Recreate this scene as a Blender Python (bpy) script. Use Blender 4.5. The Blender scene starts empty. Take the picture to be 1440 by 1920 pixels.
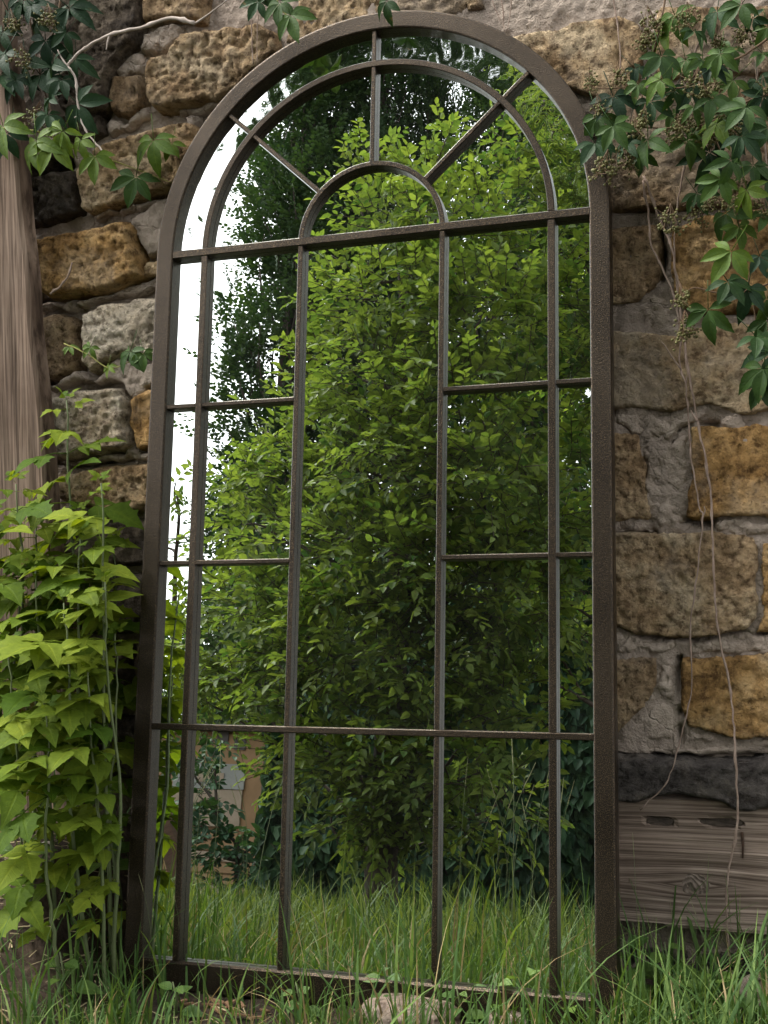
import bpy, math, random
import numpy as np
from mathutils import Matrix, Vector
from mathutils.geometry import delaunay_2d_cdt

# ------------------------------------------------------------------ camera, world, sun, exposure
S = bpy.context.scene
C = S.collection
cam_d = bpy.data.cameras.new('camera')
cam = bpy.data.objects.new('camera', cam_d)
C.objects.link(cam)
S.camera = cam
cam_d.sensor_fit = 'HORIZONTAL'
cam_d.sensor_width = 36.0
cam_d.lens = 36.0 * 2352.9 / 1440.0
cam_d.clip_start = 0.05
cam_d.clip_end = 2000.0
cam.matrix_world = Matrix([[0.949123, 0.031488, 0.313326, 0.725551], [0.3138, -0.011341, -0.949421, -1.968955], [-0.026342, 0.99944, -0.020645, 0.778489], [0.0, 0.0, 0.0, 1.0]])

SUN_ELEV, SUN_AZ = math.radians(58), math.radians(-108)     # azimuth from +Y, clockwise
w = bpy.data.worlds.new('World')
S.world = w
w.use_nodes = True
wn = w.node_tree.nodes
sky = wn.new('ShaderNodeTexSky')
sky.sky_type = 'NISHITA'
sky.sun_disc = False
sky.sun_elevation = SUN_ELEV
sky.sun_rotation = SUN_AZ
sky.air_density = 1.0
sky.dust_density = 2.5
sky.ozone_density = 1.0
hsv = wn.new('ShaderNodeHueSaturation')
hsv.inputs['Saturation'].default_value = 0.08
w.node_tree.links.new(sky.outputs[0], hsv.inputs['Color'])
bg = wn['Background']
w.node_tree.links.new(hsv.outputs[0], bg.inputs['Color'])
bg.inputs['Strength'].default_value = 0.15

sun_d = bpy.data.lights.new('sun', 'SUN')
sun_d.energy = 1.0
sun_d.angle = math.radians(28)
sun_d.color = (1.0, 0.92, 0.80)
sun = bpy.data.objects.new('sun', sun_d)
C.objects.link(sun)
sd = Vector((math.sin(SUN_AZ) * math.cos(SUN_ELEV), math.cos(SUN_AZ) * math.cos(SUN_ELEV), math.sin(SUN_ELEV)))
sun.rotation_euler = sd.to_track_quat('Z', 'Y').to_euler()
sun.location = sd * 30

S.view_settings.view_transform = 'Standard'
S.view_settings.look = 'None'
S.view_settings.gamma = 1.0
S.view_settings.use_curve_mapping = False
S.view_settings.exposure = 1.9
S.cycles.max_bounces = 8
S.cycles.diffuse_bounces = 4
S.cycles.glossy_bounces = 4
S.cycles.transmission_bounces = 4
S.cycles.use_denoising = True
S.cycles.sample_clamp_indirect = 4.0
S.cycles.caustics_reflective = True

rng = np.random.default_rng(7)
R = random.Random(11)

# ------------------------------------------------------------------ material helpers
def mat(name):
    m = bpy.data.materials.new(name)
    m.use_nodes = True
    n = m.node_tree.nodes
    n.clear()
    out = n.new('ShaderNodeOutputMaterial')
    return m, n, m.node_tree.links, out

def node(n, typ, **kw):
    x = n.new(typ)
    for k, v in kw.items():
        if k in x.inputs:
            x.inputs[k].default_value = v
        else:
            setattr(x, k, v)
    return x

def ramp(n, stops):
    r = n.new('ShaderNodeValToRGB')
    el = r.color_ramp.elements
    while len(el) < len(stops):
        el.new(0.5)
    for e, (p, c) in zip(el, stops):
        e.position = p
        e.color = (*c, 1.0) if len(c) == 3 else c
    return r

def geo_pos(n):
    return n.new('ShaderNodeNewGeometry').outputs['Position']

def mix_col(n, l, fac, a, b, blend='MIX'):
    x = n.new('ShaderNodeMix')
    x.data_type = 'RGBA'
    x.blend_type = blend
    for sock, v in ((x.inputs[0], fac), (x.inputs[6], a), (x.inputs[7], b)):
        if hasattr(v, 'is_linked'):
            l.new(v, sock)
        elif isinstance(v, (int, float)):
            sock.default_value = v
        else:
            sock.default_value = (*v, 1.0)
    return x.outputs[2]

def bump_chain(n, l, items):
    """items: (height socket, strength, distance)"""
    prev = None
    for h, st, d in items:
        b = n.new('ShaderNodeBump')
        b.inputs['Strength'].default_value = st
        b.inputs['Distance'].default_value = d
        l.new(h, b.inputs['Height'])
        if prev:
            l.new(prev, b.inputs['Normal'])
        prev = b.outputs[0]
    return prev

def stone_mat(name, c_low, c_mid, c_high, pit=1.0, rough=0.9, crust=(0.30, 0.26, 0.22), crust_amt=0.3):
    m, n, l, out = mat(name)
    p = geo_pos(n)
    oi = n.new('ShaderNodeObjectInfo')
    off = node(n, 'ShaderNodeVectorMath', operation='SCALE')
    comb = n.new('ShaderNodeCombineXYZ')
    for i in range(3):
        l.new(oi.outputs['Random'], comb.inputs[i])
    l.new(comb.outputs[0], off.inputs[0])
    off.inputs['Scale'].default_value = 37.0
    add = node(n, 'ShaderNodeVectorMath', operation='ADD')
    l.new(p, add.inputs[0]); l.new(off.outputs[0], add.inputs[1])
    v = add.outputs[0]
    n1 = node(n, 'ShaderNodeTexNoise', Scale=11.0, Detail=7.0, Roughness=0.68)
    n2 = node(n, 'ShaderNodeTexNoise', Scale=55.0, Detail=6.0, Roughness=0.7)
    n3 = node(n, 'ShaderNodeTexNoise', Scale=190.0, Detail=4.0, Roughness=0.75)
    n4 = node(n, 'ShaderNodeTexNoise', Scale=4.5, Detail=5.0, Roughness=0.6)
    vo = node(n, 'ShaderNodeTexVoronoi', Scale=62.0, Randomness=1.0)
    vo2 = node(n, 'ShaderNodeTexVoronoi', Scale=125.0, Randomness=1.0)
    for t in (n1, n2, n3, n4):
        l.new(v, t.inputs['Vector'])
    dist = mix_col(n, l, 0.02, v, n2.outputs['Color'])
    for t in (vo, vo2):
        l.new(dist, t.inputs['Vector'])
    r1 = ramp(n, [(0.37, c_low), (0.49, c_mid), (0.61, c_high)])
    l.new(n1.outputs[0], r1.inputs[0])
    r2 = ramp(n, [(0.38, (0.38, 0.33, 0.29)), (0.47, (0.92, 0.90, 0.88)), (0.58, (1.28, 1.26, 1.22))])
    l.new(n2.outputs[0], r2.inputs[0])
    c = mix_col(n, l, 0.9, r1.outputs[0], r2.outputs[0], 'MULTIPLY')
    # pale lime crust in broad patches
    rc = ramp(n, [(0.52, (0, 0, 0)), (0.62, (1, 1, 1))])
    l.new(n4.outputs[0], rc.inputs[0])
    fm = node(n, 'ShaderNodeMath', operation='MULTIPLY')
    l.new(rc.outputs[0], fm.inputs[0]); fm.inputs[1].default_value = crust_amt
    c = mix_col(n, l, fm.outputs[0], c, crust)
    # pore openings darkened: dirt, and pit shade put into the colour
    rp = ramp(n, [(0.10, (0.22, 0.18, 0.14)), (0.30, (1, 1, 1))])
    l.new(vo2.outputs['Distance'], rp.inputs[0])
    c = mix_col(n, l, 0.55 * pit, c, rp.outputs[0], 'MULTIPLY')
    rr = ramp(n, [(0.0, (0.8, 0.8, 0.8)), (1.0, (1.16, 1.14, 1.1))])
    l.new(oi.outputs['Random'], rr.inputs[0])
    c = mix_col(n, l, 1.0, c, rr.outputs[0], 'MULTIPLY')
    b = n.new('ShaderNodeBsdfPrincipled')
    l.new(c, b.inputs['Base Color'])
    b.inputs['Roughness'].default_value = rough
    b.inputs['Specular IOR Level'].default_value = 0.25
    rv = ramp(n, [(0.0, (0, 0, 0)), (0.30, (1, 1, 1))])
    l.new(vo.outputs['Distance'], rv.inputs[0])
    nb = bump_chain(n, l, [(n2.outputs[0], 1.0, 0.022), (rv.outputs[0], 0.6 * pit, 0.009), (rp.outputs[0], 0.7 * pit, 0.006), (n3.outputs[0], 0.9, 0.006)])
    l.new(nb, b.inputs['Normal'])
    l.new(b.outputs[0], out.inputs[0])
    return m

def mortar_mat(name, a, b_, crack=0.5):
    m, n, l, out = mat(name)
    v = geo_pos(n)
    n1 = node(n, 'ShaderNodeTexNoise', Scale=7.0, Detail=8.0, Roughness=0.62)
    n2 = node(n, 'ShaderNodeTexNoise', Scale=60.0, Detail=6.0, Roughness=0.7)
    n3 = node(n, 'ShaderNodeTexNoise', Scale=260.0, Detail=3.0)
    wv = node(n, 'ShaderNodeTexNoise', Scale=9.0, Detail=5.0)
    vo = node(n, 'ShaderNodeTexVoronoi', Scale=9.0, feature='DISTANCE_TO_EDGE')
    for t in (n1, n2, n3, wv):
        l.new(v, t.inputs['Vector'])
    d = mix_col(n, l, 0.10, v, wv.outputs['Color'])
    l.new(d, vo.inputs['Vector'])
    r1 = ramp(n, [(0.32, a), (0.66, b_)])
    l.new(n1.outputs[0], r1.inputs[0])
    r2 = ramp(n, [(0.3, (0.72, 0.70, 0.68)), (0.65, (1.08, 1.08, 1.06))])
    l.new(n2.outputs[0], r2.inputs[0])
    c = mix_col(n, l, 0.75, r1.outputs[0], r2.outputs[0], 'MULTIPLY')
    rc = ramp(n, [(0.0, (0, 0, 0)), (0.018, (1, 1, 1))])
    l.new(vo.outputs['Distance'], rc.inputs[0])
    b = n.new('ShaderNodeBsdfPrincipled')
    l.new(c, b.inputs['Base Color'])
    b.inputs['Roughness'].default_value = 0.92
    b.inputs['Specular IOR Level'].default_value = 0.2
    nb = bump_chain(n, l, [(n1.outputs[0], 0.7, 0.03), (n2.outputs[0], 0.9, 0.010), (rc.outputs[0], crack, 0.008), (n3.outputs[0], 0.7, 0.003)])
    l.new(nb, b.inputs['Normal'])
    l.new(b.outputs[0], out.inputs[0])
    return m

def leaf_mat(name, dark, light, rough=0.45, trans=0.35, tcol=None, spec=0.4):
    m, n, l, out = mat(name)
    at = node(n, 'ShaderNodeAttribute', attribute_name='rnd')
    oi = n.new('ShaderNodeObjectInfo')
    sm = node(n, 'ShaderNodeMath', operation='ADD')
    l.new(at.outputs['Fac'], sm.inputs[0]); l.new(oi.outputs['Random'], sm.inputs[1])
    fr = node(n, 'ShaderNodeMath', operation='FRACT')
    l.new(sm.outputs[0], fr.inputs[0])
    r = ramp(n, [(0.0, dark), (1.0, light)])
    l.new(fr.outputs[0], r.inputs[0])
    v = geo_pos(n)
    n1 = node(n, 'ShaderNodeTexNoise', Scale=90.0, Detail=4.0)
    l.new(v, n1.inputs['Vector'])
    r2 = ramp(n, [(0.3, (0.72, 0.75, 0.7)), (0.7, (1.18, 1.15, 1.1))])
    l.new(n1.outputs[0], r2.inputs[0])
    c = mix_col(n, l, 0.7, r.outputs[0], r2.outputs[0], 'MULTIPLY')
    ri = node(n, 'ShaderNodeAttribute', attribute_name='rib')
    vt = node(n, 'ShaderNodeAttribute', attribute_name='along')
    # side veins: bands running from the midrib towards the tip
    k1 = node(n, 'ShaderNodeMath', operation='MULTIPLY_ADD'); l.new(ri.outputs['Fac'], k1.inputs[0]); k1.inputs[1].default_value = 0.16; l.new(vt.outputs['Fac'], k1.inputs[2])
    k2 = node(n, 'ShaderNodeMath', operation='MULTIPLY'); l.new(k1.outputs[0], k2.inputs[0]); k2.inputs[1].default_value = 52.0
    k3 = node(n, 'ShaderNodeMath', operation='SINE'); l.new(k2.outputs[0], k3.inputs[0])
    rv = ramp(n, [(0.80, (0, 0, 0)), (0.97, (1, 1, 1))]); l.new(k3.outputs[0], rv.inputs[0])
    rm = ramp(n, [(0.86, (0, 0, 0)), (0.95, (1, 1, 1))]); l.new(ri.outputs['Fac'], rm.inputs[0])
    kv = node(n, 'ShaderNodeMath', operation='MULTIPLY'); l.new(rv.outputs[0], kv.inputs[0]); l.new(ri.outputs['Fac'], kv.inputs[1])
    ka = node(n, 'ShaderNodeMath', operation='MAXIMUM'); l.new(kv.outputs[0], ka.inputs[0]); l.new(rm.outputs[0], ka.inputs[1])
    kf = node(n, 'ShaderNodeMath', operation='MULTIPLY'); l.new(ka.outputs[0], kf.inputs[0]); kf.inputs[1].default_value = 0.55
    c = mix_col(n, l, kf.outputs[0], c, (1.5, 1.35, 1.2), 'MULTIPLY')
    # browned spots
    ns = node(n, 'ShaderNodeTexNoise', Scale=42.0, Detail=3.0); l.new(v, ns.inputs['Vector'])
    rs = ramp(n, [(0.70, (0, 0, 0)), (0.74, (1, 1, 1))]); l.new(ns.outputs[0], rs.inputs[0])
    ks = node(n, 'ShaderNodeMath', operation='MULTIPLY'); l.new(rs.outputs[0], ks.inputs[0]); ks.inputs[1].default_value = 0.7
    c = mix_col(n, l, ks.outputs[0], c, (0.16, 0.115, 0.04))
    b = n.new('ShaderNodeBsdfPrincipled')
    l.new(c, b.inputs['Base Color'])
    b.inputs['Roughness'].default_value = rough
    b.inputs['Specular IOR Level'].default_value = spec
    nb = bump_chain(n, l, [(n1.outputs[0], 0.3, 0.002), (ka.outputs[0], 0.5, 0.0012)])
    l.new(nb, b.inputs['Normal'])
    t = n.new('ShaderNodeBsdfTranslucent')
    tc = mix_col(n, l, 1.0, c, tcol or (1.5, 1.35, 0.5), 'MULTIPLY')
    l.new(tc, t.inputs['Color'])
    mx = n.new('ShaderNodeMixShader')
    mx.inputs[0].default_value = trans
    l.new(b.outputs[0], mx.inputs[1]); l.new(t.outputs[0], mx.inputs[2])
    l.new(mx.outputs[0], out.inputs[0])
    return m

def plain_mat(name, a, b_, scale=30.0, rough=0.8, bump=0.4, bdist=0.003, stretch=(1, 1, 1), metallic=0.0, spec=0.3):
    m, n, l, out = mat(name)
    tc = n.new('ShaderNodeTexCoord')
    mp = n.new('ShaderNodeMapping')
    mp.inputs['Scale'].default_value = stretch
    l.new(tc.outputs['Object'], mp.inputs[0])
    n1 = node(n, 'ShaderNodeTexNoise', Scale=scale, Detail=7.0, Roughness=0.65)
    l.new(mp.outputs[0], n1.inputs['Vector'])
    r = ramp(n, [(0.3, a), (0.7, b_)])
    l.new(n1.outputs[0], r.inputs[0])
    b = n.new('ShaderNodeBsdfPrincipled')
    l.new(r.outputs[0], b.inputs['Base Color'])
    b.inputs['Roughness'].default_value = rough
    b.inputs['Metallic'].default_value = metallic
    b.inputs['Specular IOR Level'].default_value = spec
    l.new(bump_chain(n, l, [(n1.outputs[0], bump, bdist)]), b.inputs['Normal'])
    l.new(b.outputs[0], out.inputs[0])
    return m

def wood_mat(name, a, b_, axis, knot=None, ring=1.0):
    """weathered timber, grain along axis (0 = x, 2 = z); knot = (x, z) in object space"""
    m, n, l, out = mat(name)
    tc = n.new('ShaderNodeTexCoord')
    v = tc.outputs['Object']
    if knot:
        sub = node(n, 'ShaderNodeVectorMath', operation='SUBTRACT')
        l.new(v, sub.inputs[0]); sub.inputs[1].default_value = (knot[0], 0, knot[1])
        sc = node(n, 'ShaderNodeVectorMath', operation='MULTIPLY')
        l.new(sub.outputs[0], sc.inputs[0]); sc.inputs[1].default_value = (0.45, 0.0, 1.0)
        ln = node(n, 'ShaderNodeVectorMath', operation='LENGTH')
        l.new(sc.outputs[0], ln.inputs[0])
        # grain flows round the knot: push z away from it
        g = node(n, 'ShaderNodeMath', operation='MULTIPLY'); l.new(ln.outputs['Value'], g.inputs[0]); g.inputs[1].default_value = -34.0
        ex = node(n, 'ShaderNodeMath', operation='EXPONENT'); l.new(g.outputs[0], ex.inputs[0])
        sp = n.new('ShaderNodeSeparateXYZ'); l.new(sub.outputs[0], sp.inputs[0])
        sg = node(n, 'ShaderNodeMath', operation='SIGN'); l.new(sp.outputs['Z'], sg.inputs[0])
        pu = node(n, 'ShaderNodeMath', operation='MULTIPLY'); l.new(ex.outputs[0], pu.inputs[0]); l.new(sg.outputs[0], pu.inputs[1])
        pu2 = node(n, 'ShaderNodeMath', operation='MULTIPLY'); l.new(pu.outputs[0], pu2.inputs[0]); pu2.inputs[1].default_value = -0.020
        cb = n.new('ShaderNodeCombineXYZ'); l.new(pu2.outputs[0], cb.inputs['Z'])
        ad = node(n, 'ShaderNodeVectorMath', operation='ADD'); l.new(v, ad.inputs[0]); l.new(cb.outputs[0], ad.inputs[1])
        v = ad.outputs[0]
    mp = n.new('ShaderNodeMapping')
    mp.inputs['Scale'].default_value = (1.3, 20, 95) if axis == 0 else (60, 20, 1.5)
    l.new(v, mp.inputs[0])
    mp2 = n.new('ShaderNodeMapping')
    mp2.inputs['Scale'].default_value = (4, 40, 330) if axis == 0 else (230, 40, 5)
    l.new(v, mp2.inputs[0])
    n1 = node(n, 'ShaderNodeTexNoise', Scale=1.0, Detail=6.0, Roughness=0.6, Distortion=0.05)
    n2 = node(n, 'ShaderNodeTexNoise', Scale=1.0, Detail=5.0, Roughness=0.6)
    n3 = node(n, 'ShaderNodeTexNoise', Scale=6.0, Detail=5.0)
    l.new(mp.outputs[0], n1.inputs['Vector']); l.new(mp2.outputs[0], n2.inputs['Vector'])
    l.new(tc.outputs['Object'], n3.inputs['Vector'])
    r1 = ramp(n, [(0.36, a), (0.62, b_)])
    l.new(n1.outputs[0], r1.inputs[0])
    r2 = ramp(n, [(0.38, (0.36, 0.33, 0.31)), (0.50, (0.98, 0.98, 0.98)), (0.64, (1.2, 1.2, 1.2))])
    l.new(n2.outputs[0], r2.inputs[0])
    c = mix_col(n, l, 0.85, r1.outputs[0], r2.outputs[0], 'MULTIPLY')
    r3 = ramp(n, [(0.35, (0.62, 0.56, 0.52)), (0.62, (1.06, 1.05, 1.04))])
    l.new(n3.outputs[0], r3.inputs[0])
    c = mix_col(n, l, 0.8, c, r3.outputs[0], 'MULTIPLY')
    b = n.new('ShaderNodeBsdfPrincipled')
    l.new(c, b.inputs['Base Color'])
    b.inputs['Roughness'].default_value = 0.85
    b.inputs['Specular IOR Level'].default_value = 0.2
    l.new(bump_chain(n, l, [(n1.outputs[0], 0.5, 0.004), (n2.outputs[0], 0.7, 0.002)]), b.inputs['Normal'])
    l.new(b.outputs[0], out.inputs[0])
    return m

def metal_paint():
    m, n, l, out = mat('hammered_paint')
    tc = n.new('ShaderNodeTexCoord')
    n1 = node(n, 'ShaderNodeTexNoise', Scale=480.0, Detail=3.0, Roughness=0.6)
    n2 = node(n, 'ShaderNodeTexNoise', Scale=900.0, Detail=2.0)
    n3 = node(n, 'ShaderNodeTexNoise', Scale=5.0, Detail=5.0)
    vo = node(n, 'ShaderNodeTexVoronoi', Scale=380.0)
    for t in (n1, n2, n3, vo):
        l.new(tc.outputs['Object'], t.inputs['Vector'])
    r = ramp(n, [(0.35, (0.0150, 0.0116, 0.0086)), (0.62, (0.031, 0.0242, 0.0180))])
    l.new(n3.outputs[0], r.inputs[0])
    fl = ramp(n, [(0.57, (0, 0, 0)), (0.65, (1, 1, 1))])
    l.new(n2.outputs[0], fl.inputs[0])
    fm = node(n, 'ShaderNodeMath', operation='MULTIPLY'); l.new(fl.outputs[0], fm.inputs[0]); fm.inputs[1].default_value = 0.6
    c = mix_col(n, l, fm.outputs[0], r.outputs[0], (0.26, 0.18, 0.10))
    b = n.new('ShaderNodeBsdfPrincipled')
    l.new(c, b.inputs['Base Color'])
    b.inputs['Metallic'].default_value = 0.72
    b.inputs['Roughness'].default_value = 0.31
    b.inputs['Specular IOR Level'].default_value = 0.4
    l.new(bump_chain(n, l, [(n1.outputs[0], 0.6, 0.0010), (vo.outputs['Distance'], 0.3, 0.0008)]), b.inputs['Normal'])
    l.new(b.outputs[0], out.inputs[0])
    return m

def mirror_mat(name, wave=0.0):
    m, n, l, out = mat(name)
    b = n.new('ShaderNodeBsdfPrincipled')
    b.inputs['Base Color'].default_value = (0.84, 0.89, 0.86, 1)
    b.inputs['Metallic'].default_value = 1.0
    b.inputs['Roughness'].default_value = 0.0
    tc = n.new('ShaderNodeTexCoord')
    if wave:
        n1 = node(n, 'ShaderNodeTexNoise', Scale=22.0, Detail=1.0)
        l.new(tc.outputs['Object'], n1.inputs['Vector'])
        l.new(bump_chain(n, l, [(n1.outputs[0], 1.0, wave)]), b.inputs['Normal'])
    # thin uneven film of dust and dried drops, doubling as painted haze over blacks
    d1 = node(n, 'ShaderNodeTexNoise', Scale=6.0, Detail=7.0, Roughness=0.65)
    d2 = node(n, 'ShaderNodeTexVoronoi', Scale=70.0)
    l.new(tc.outputs['Object'], d1.inputs['Vector']); l.new(tc.outputs['Object'], d2.inputs['Vector'])
    r1 = ramp(n, [(0.35, (0.002, 0.002, 0.002)), (0.75, (0.010, 0.010, 0.010))])
    l.new(d1.outputs[0], r1.inputs[0])
    r2 = ramp(n, [(0.04, (0.03, 0.03, 0.03)), (0.09, (0, 0, 0))])
    l.new(d2.outputs['Distance'], r2.inputs[0])
    ad = node(n, 'ShaderNodeMath', operation='ADD')
    l.new(r1.outputs[0], ad.inputs[0]); l.new(r2.outputs[0], ad.inputs[1])
    df = n.new('ShaderNodeBsdfDiffuse')
    df.inputs['Color'].default_value = (0.42, 0.43, 0.42, 1)
    mx = n.new('ShaderNodeMixShader')
    l.new(ad.outputs[0], mx.inputs[0]); l.new(b.outputs[0], mx.inputs[1]); l.new(df.outputs[0], mx.inputs[2])
    l.new(mx.outputs[0], out.inputs[0])
    return m

def soil_mat():
    m, n, l, out = mat('soil')
    v = geo_pos(n)
    n1 = node(n, 'ShaderNodeTexNoise', Scale=9.0, Detail=8.0, Roughness=0.7)
    n2 = node(n, 'ShaderNodeTexNoise', Scale=85.0, Detail=6.0, Roughness=0.75)
    vo = node(n, 'ShaderNodeTexVoronoi', Scale=120.0)
    for t in (n1, n2, vo):
        l.new(v, t.inputs['Vector'])
    r = ramp(n, [(0.3, (0.030, 0.024, 0.019)), (0.55, (0.075, 0.056, 0.042)), (0.72, (0.14, 0.105, 0.078))])
    l.new(n1.outputs[0], r.inputs[0])
    r2 = ramp(n, [(0.3, (0.5, 0.5, 0.5)), (0.7, (1.4, 1.35, 1.3))])
    l.new(n2.outputs[0], r2.inputs[0])
    c = mix_col(n, l, 0.9, r.outputs[0], r2.outputs[0], 'MULTIPLY')
    b = n.new('ShaderNodeBsdfPrincipled')
    l.new(c, b.inputs['Base Color'])
    b.inputs['Roughness'].default_value = 0.95
    b.inputs['Specular IOR Level'].default_value = 0.15
    l.new(bump_chain(n, l, [(n1.outputs[0], 0.6, 0.03), (n2.outputs[0], 1.0, 0.012), (vo.outputs['Distance'], 0.5, 0.004)]), b.inputs['Normal'])
    l.new(b.outputs[0], out.inputs[0])
    return m

def knot_mat():
    m, n, l, out = mat('knot_wood')
    tc = n.new('ShaderNodeTexCoord')
    n1 = node(n, 'ShaderNodeTexNoise', Scale=28.0, Detail=4.0)
    l.new(tc.outputs['Object'], n1.inputs['Vector'])
    d = mix_col(n, l, 0.02, tc.outputs['Object'], n1.outputs['Color'])
    ln = node(n, 'ShaderNodeVectorMath', operation='LENGTH'); l.new(d, ln.inputs[0])
    ml = node(n, 'ShaderNodeMath', operation='MULTIPLY'); l.new(ln.outputs['Value'], ml.inputs[0]); ml.inputs[1].default_value = 900.0
    sn = node(n, 'ShaderNodeMath', operation='SINE'); l.new(ml.outputs[0], sn.inputs[0])
    r = ramp(n, [(0.0, (0.13, 0.10, 0.078)), (0.9, (0.23, 0.182, 0.147))]); l.new(sn.outputs[0], r.inputs[0])
    n2 = node(n, 'ShaderNodeTexNoise', Scale=120.0, Detail=4.0); l.new(tc.outputs['Object'], n2.inputs['Vector'])
    r2 = ramp(n, [(0.35, (0.5, 0.48, 0.46)), (0.6, (1.05, 1.05, 1.05))]); l.new(n2.outputs[0], r2.inputs[0])
    c = mix_col(n, l, 0.8, r.outputs[0], r2.outputs[0], 'MULTIPLY')
    b = n.new('ShaderNodeBsdfPrincipled'); l.new(c, b.inputs['Base Color'])
    b.inputs['Roughness'].default_value = 0.85
    l.new(bump_chain(n, l, [(sn.outputs[0], 0.4, 0.0015), (n2.outputs[0], 0.6, 0.002)]), b.inputs['Normal'])
    l.new(b.outputs[0], out.inputs[0])
    return m

M = {}
M['tan'] = stone_mat('limestone_tan', (0.27, 0.175, 0.090), (0.45, 0.325, 0.190), (0.57, 0.455, 0.305), 1.0, crust=(0.52, 0.45, 0.35), crust_amt=0.5)
M['buff'] = stone_mat('limestone_buff', (0.33, 0.225, 0.125), (0.48, 0.355, 0.215), (0.58, 0.465, 0.310), 0.7, crust=(0.48, 0.41, 0.32), crust_amt=0.6)
M['pale'] = stone_mat('limestone_pale', (0.38, 0.30, 0.205), (0.58, 0.50, 0.385), (0.68, 0.61, 0.50), 1.0, crust=(0.62, 0.56, 0.46), crust_amt=0.4)
M['orange'] = stone_mat('limestone_orange', (0.27, 0.155, 0.055), (0.46, 0.285, 0.115), (0.56, 0.385, 0.190), 0.8, crust=(0.47, 0.37, 0.25), crust_amt=0.45)
M['brown'] = stone_mat('limestone_brown', (0.20, 0.132, 0.072), (0.33, 0.235, 0.140), (0.44, 0.335, 0.215), 0.9, crust=(0.32, 0.28, 0.23), crust_amt=0.5)
M['dark'] = stone_mat('limestone_dark', (0.050, 0.038, 0.027), (0.10, 0.080, 0.060), (0.17, 0.14, 0.105), 0.8, crust=(0.18, 0.16, 0.145))
M['slate'] = stone_mat('dark_concrete', (0.055, 0.049, 0.046), (0.10, 0.090, 0.084), (0.17, 0.15, 0.13), 0.4, crust=(0.15, 0.13, 0.11), crust_amt=0.5)
M['pink'] = stone_mat('field_stone', (0.20, 0.15, 0.125), (0.33, 0.265, 0.225), (0.42, 0.36, 0.31), 0.4, crust=(0.38, 0.33, 0.30))
M['mortar'] = mortar_mat('lime_mortar', (0.25, 0.205, 0.170), (0.43, 0.360, 0.300), 0.35)
M['mortar_pale'] = mortar_mat('lime_mortar_smear', (0.30, 0.245, 0.200), (0.50, 0.420, 0.350), 0.6)
M['metal'] = metal_paint()
M['mirror'] = mirror_mat('mirror_silvering')
M['mirror_wavy'] = mirror_mat('mirror_silvering_wavy', 0.0012)
M['backing'] = plain_mat('backing_board', (0.05, 0.04, 0.03), (0.08, 0.065, 0.05))
M['plank'] = wood_mat('weathered_plank', (0.130, 0.098, 0.077), (0.37, 0.298, 0.245), 0, knot=(-0.014, -0.02))
M['post'] = wood_mat('weathered_post', (0.095, 0.068, 0.050), (0.275, 0.205, 0.155), 2)
M['knot'] = knot_mat()
M['rot'] = plain_mat('rotten_wood', (0.025, 0.020, 0.017), (0.085, 0.065, 0.05), 60, 0.95, 0.8)
M['rust'] = plain_mat('rusty_iron', (0.03, 0.018, 0.012), (0.07, 0.04, 0.025), 90, 0.8)
M['soil'] = soil_mat()
M['sapling'] = leaf_mat('sapling_leaf', (0.054, 0.106, 0.010), (0.185, 0.240, 0.026), 0.6, 0.35, tcol=(1.4, 1.35, 0.4), spec=0.12)
M['sap_stem'] = plain_mat('sapling_stem', (0.075, 0.105, 0.04), (0.14, 0.165, 0.075), 40, 0.6)
M['creeper'] = leaf_mat('creeper_leaf', (0.018, 0.050, 0.012), (0.058, 0.115, 0.022), 0.5, 0.22, spec=0.22)
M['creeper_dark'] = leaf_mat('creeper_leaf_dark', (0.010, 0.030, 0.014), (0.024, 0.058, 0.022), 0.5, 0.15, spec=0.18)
M['creeper_light'] = leaf_mat('creeper_leaf_young', (0.060, 0.120, 0.016), (0.130, 0.205, 0.026), 0.5, 0.32, spec=0.25)
M['vine'] = plain_mat('dry_vine_bark', (0.17, 0.115, 0.085), (0.34, 0.265, 0.215), 60, 0.85)
M['vine_pale'] = plain_mat('dead_twig_bark', (0.30, 0.25, 0.21), (0.48, 0.42, 0.37), 60, 0.85)
M['vine_red'] = plain_mat('creeper_stalk', (0.10, 0.060, 0.035), (0.17, 0.11, 0.06), 60, 0.7)
M['vine_green'] = plain_mat('young_vine_stalk', (0.16, 0.17, 0.04), (0.28, 0.26, 0.07), 60, 0.7)
M['berry'] = plain_mat('berry_skin', (0.075, 0.085, 0.026), (0.165, 0.150, 0.050), 200, 0.5)
M['grass'] = leaf_mat('grass_blade', (0.040, 0.090, 0.024), (0.128, 0.198, 0.058), 0.6, 0.32, spec=0.15)
M['meadow'] = leaf_mat('meadow_blade', (0.030, 0.066, 0.018), (0.125, 0.175, 0.050), 0.6, 0.32, spec=0.15)
M['dry'] = leaf_mat('dead_blade', (0.20, 0.150, 0.075), (0.34, 0.27, 0.15), 0.7, 0.2, tcol=(1.1, 1.0, .7), spec=0.1)
M['seed'] = plain_mat('grass_seed_head', (0.18, 0.20, 0.09), (0.32, 0.31, 0.17), 200, 0.8)
M['weed'] = leaf_mat('weed_leaf', (0.045, 0.105, 0.018), (0.110, 0.190, 0.035), 0.5, 0.3)
M['elm'] = leaf_mat('elm_leaf', (0.054, 0.116, 0.030), (0.182, 0.248, 0.056), 0.5, 0.48, tcol=(1.3, 1.25, 0.6), spec=0.25)
M['poplar'] = leaf_mat('poplar_leaf', (0.020, 0.048, 0.018), (0.058, 0.100, 0.030), 0.5, 0.25, tcol=(1.2, 1.3, .6), spec=0.2)
M['ivy'] = leaf_mat('ivy_leaf', (0.020, 0.060, 0.032), (0.050, 0.110, 0.050), 0.5, 0.2, spec=0.2)
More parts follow.
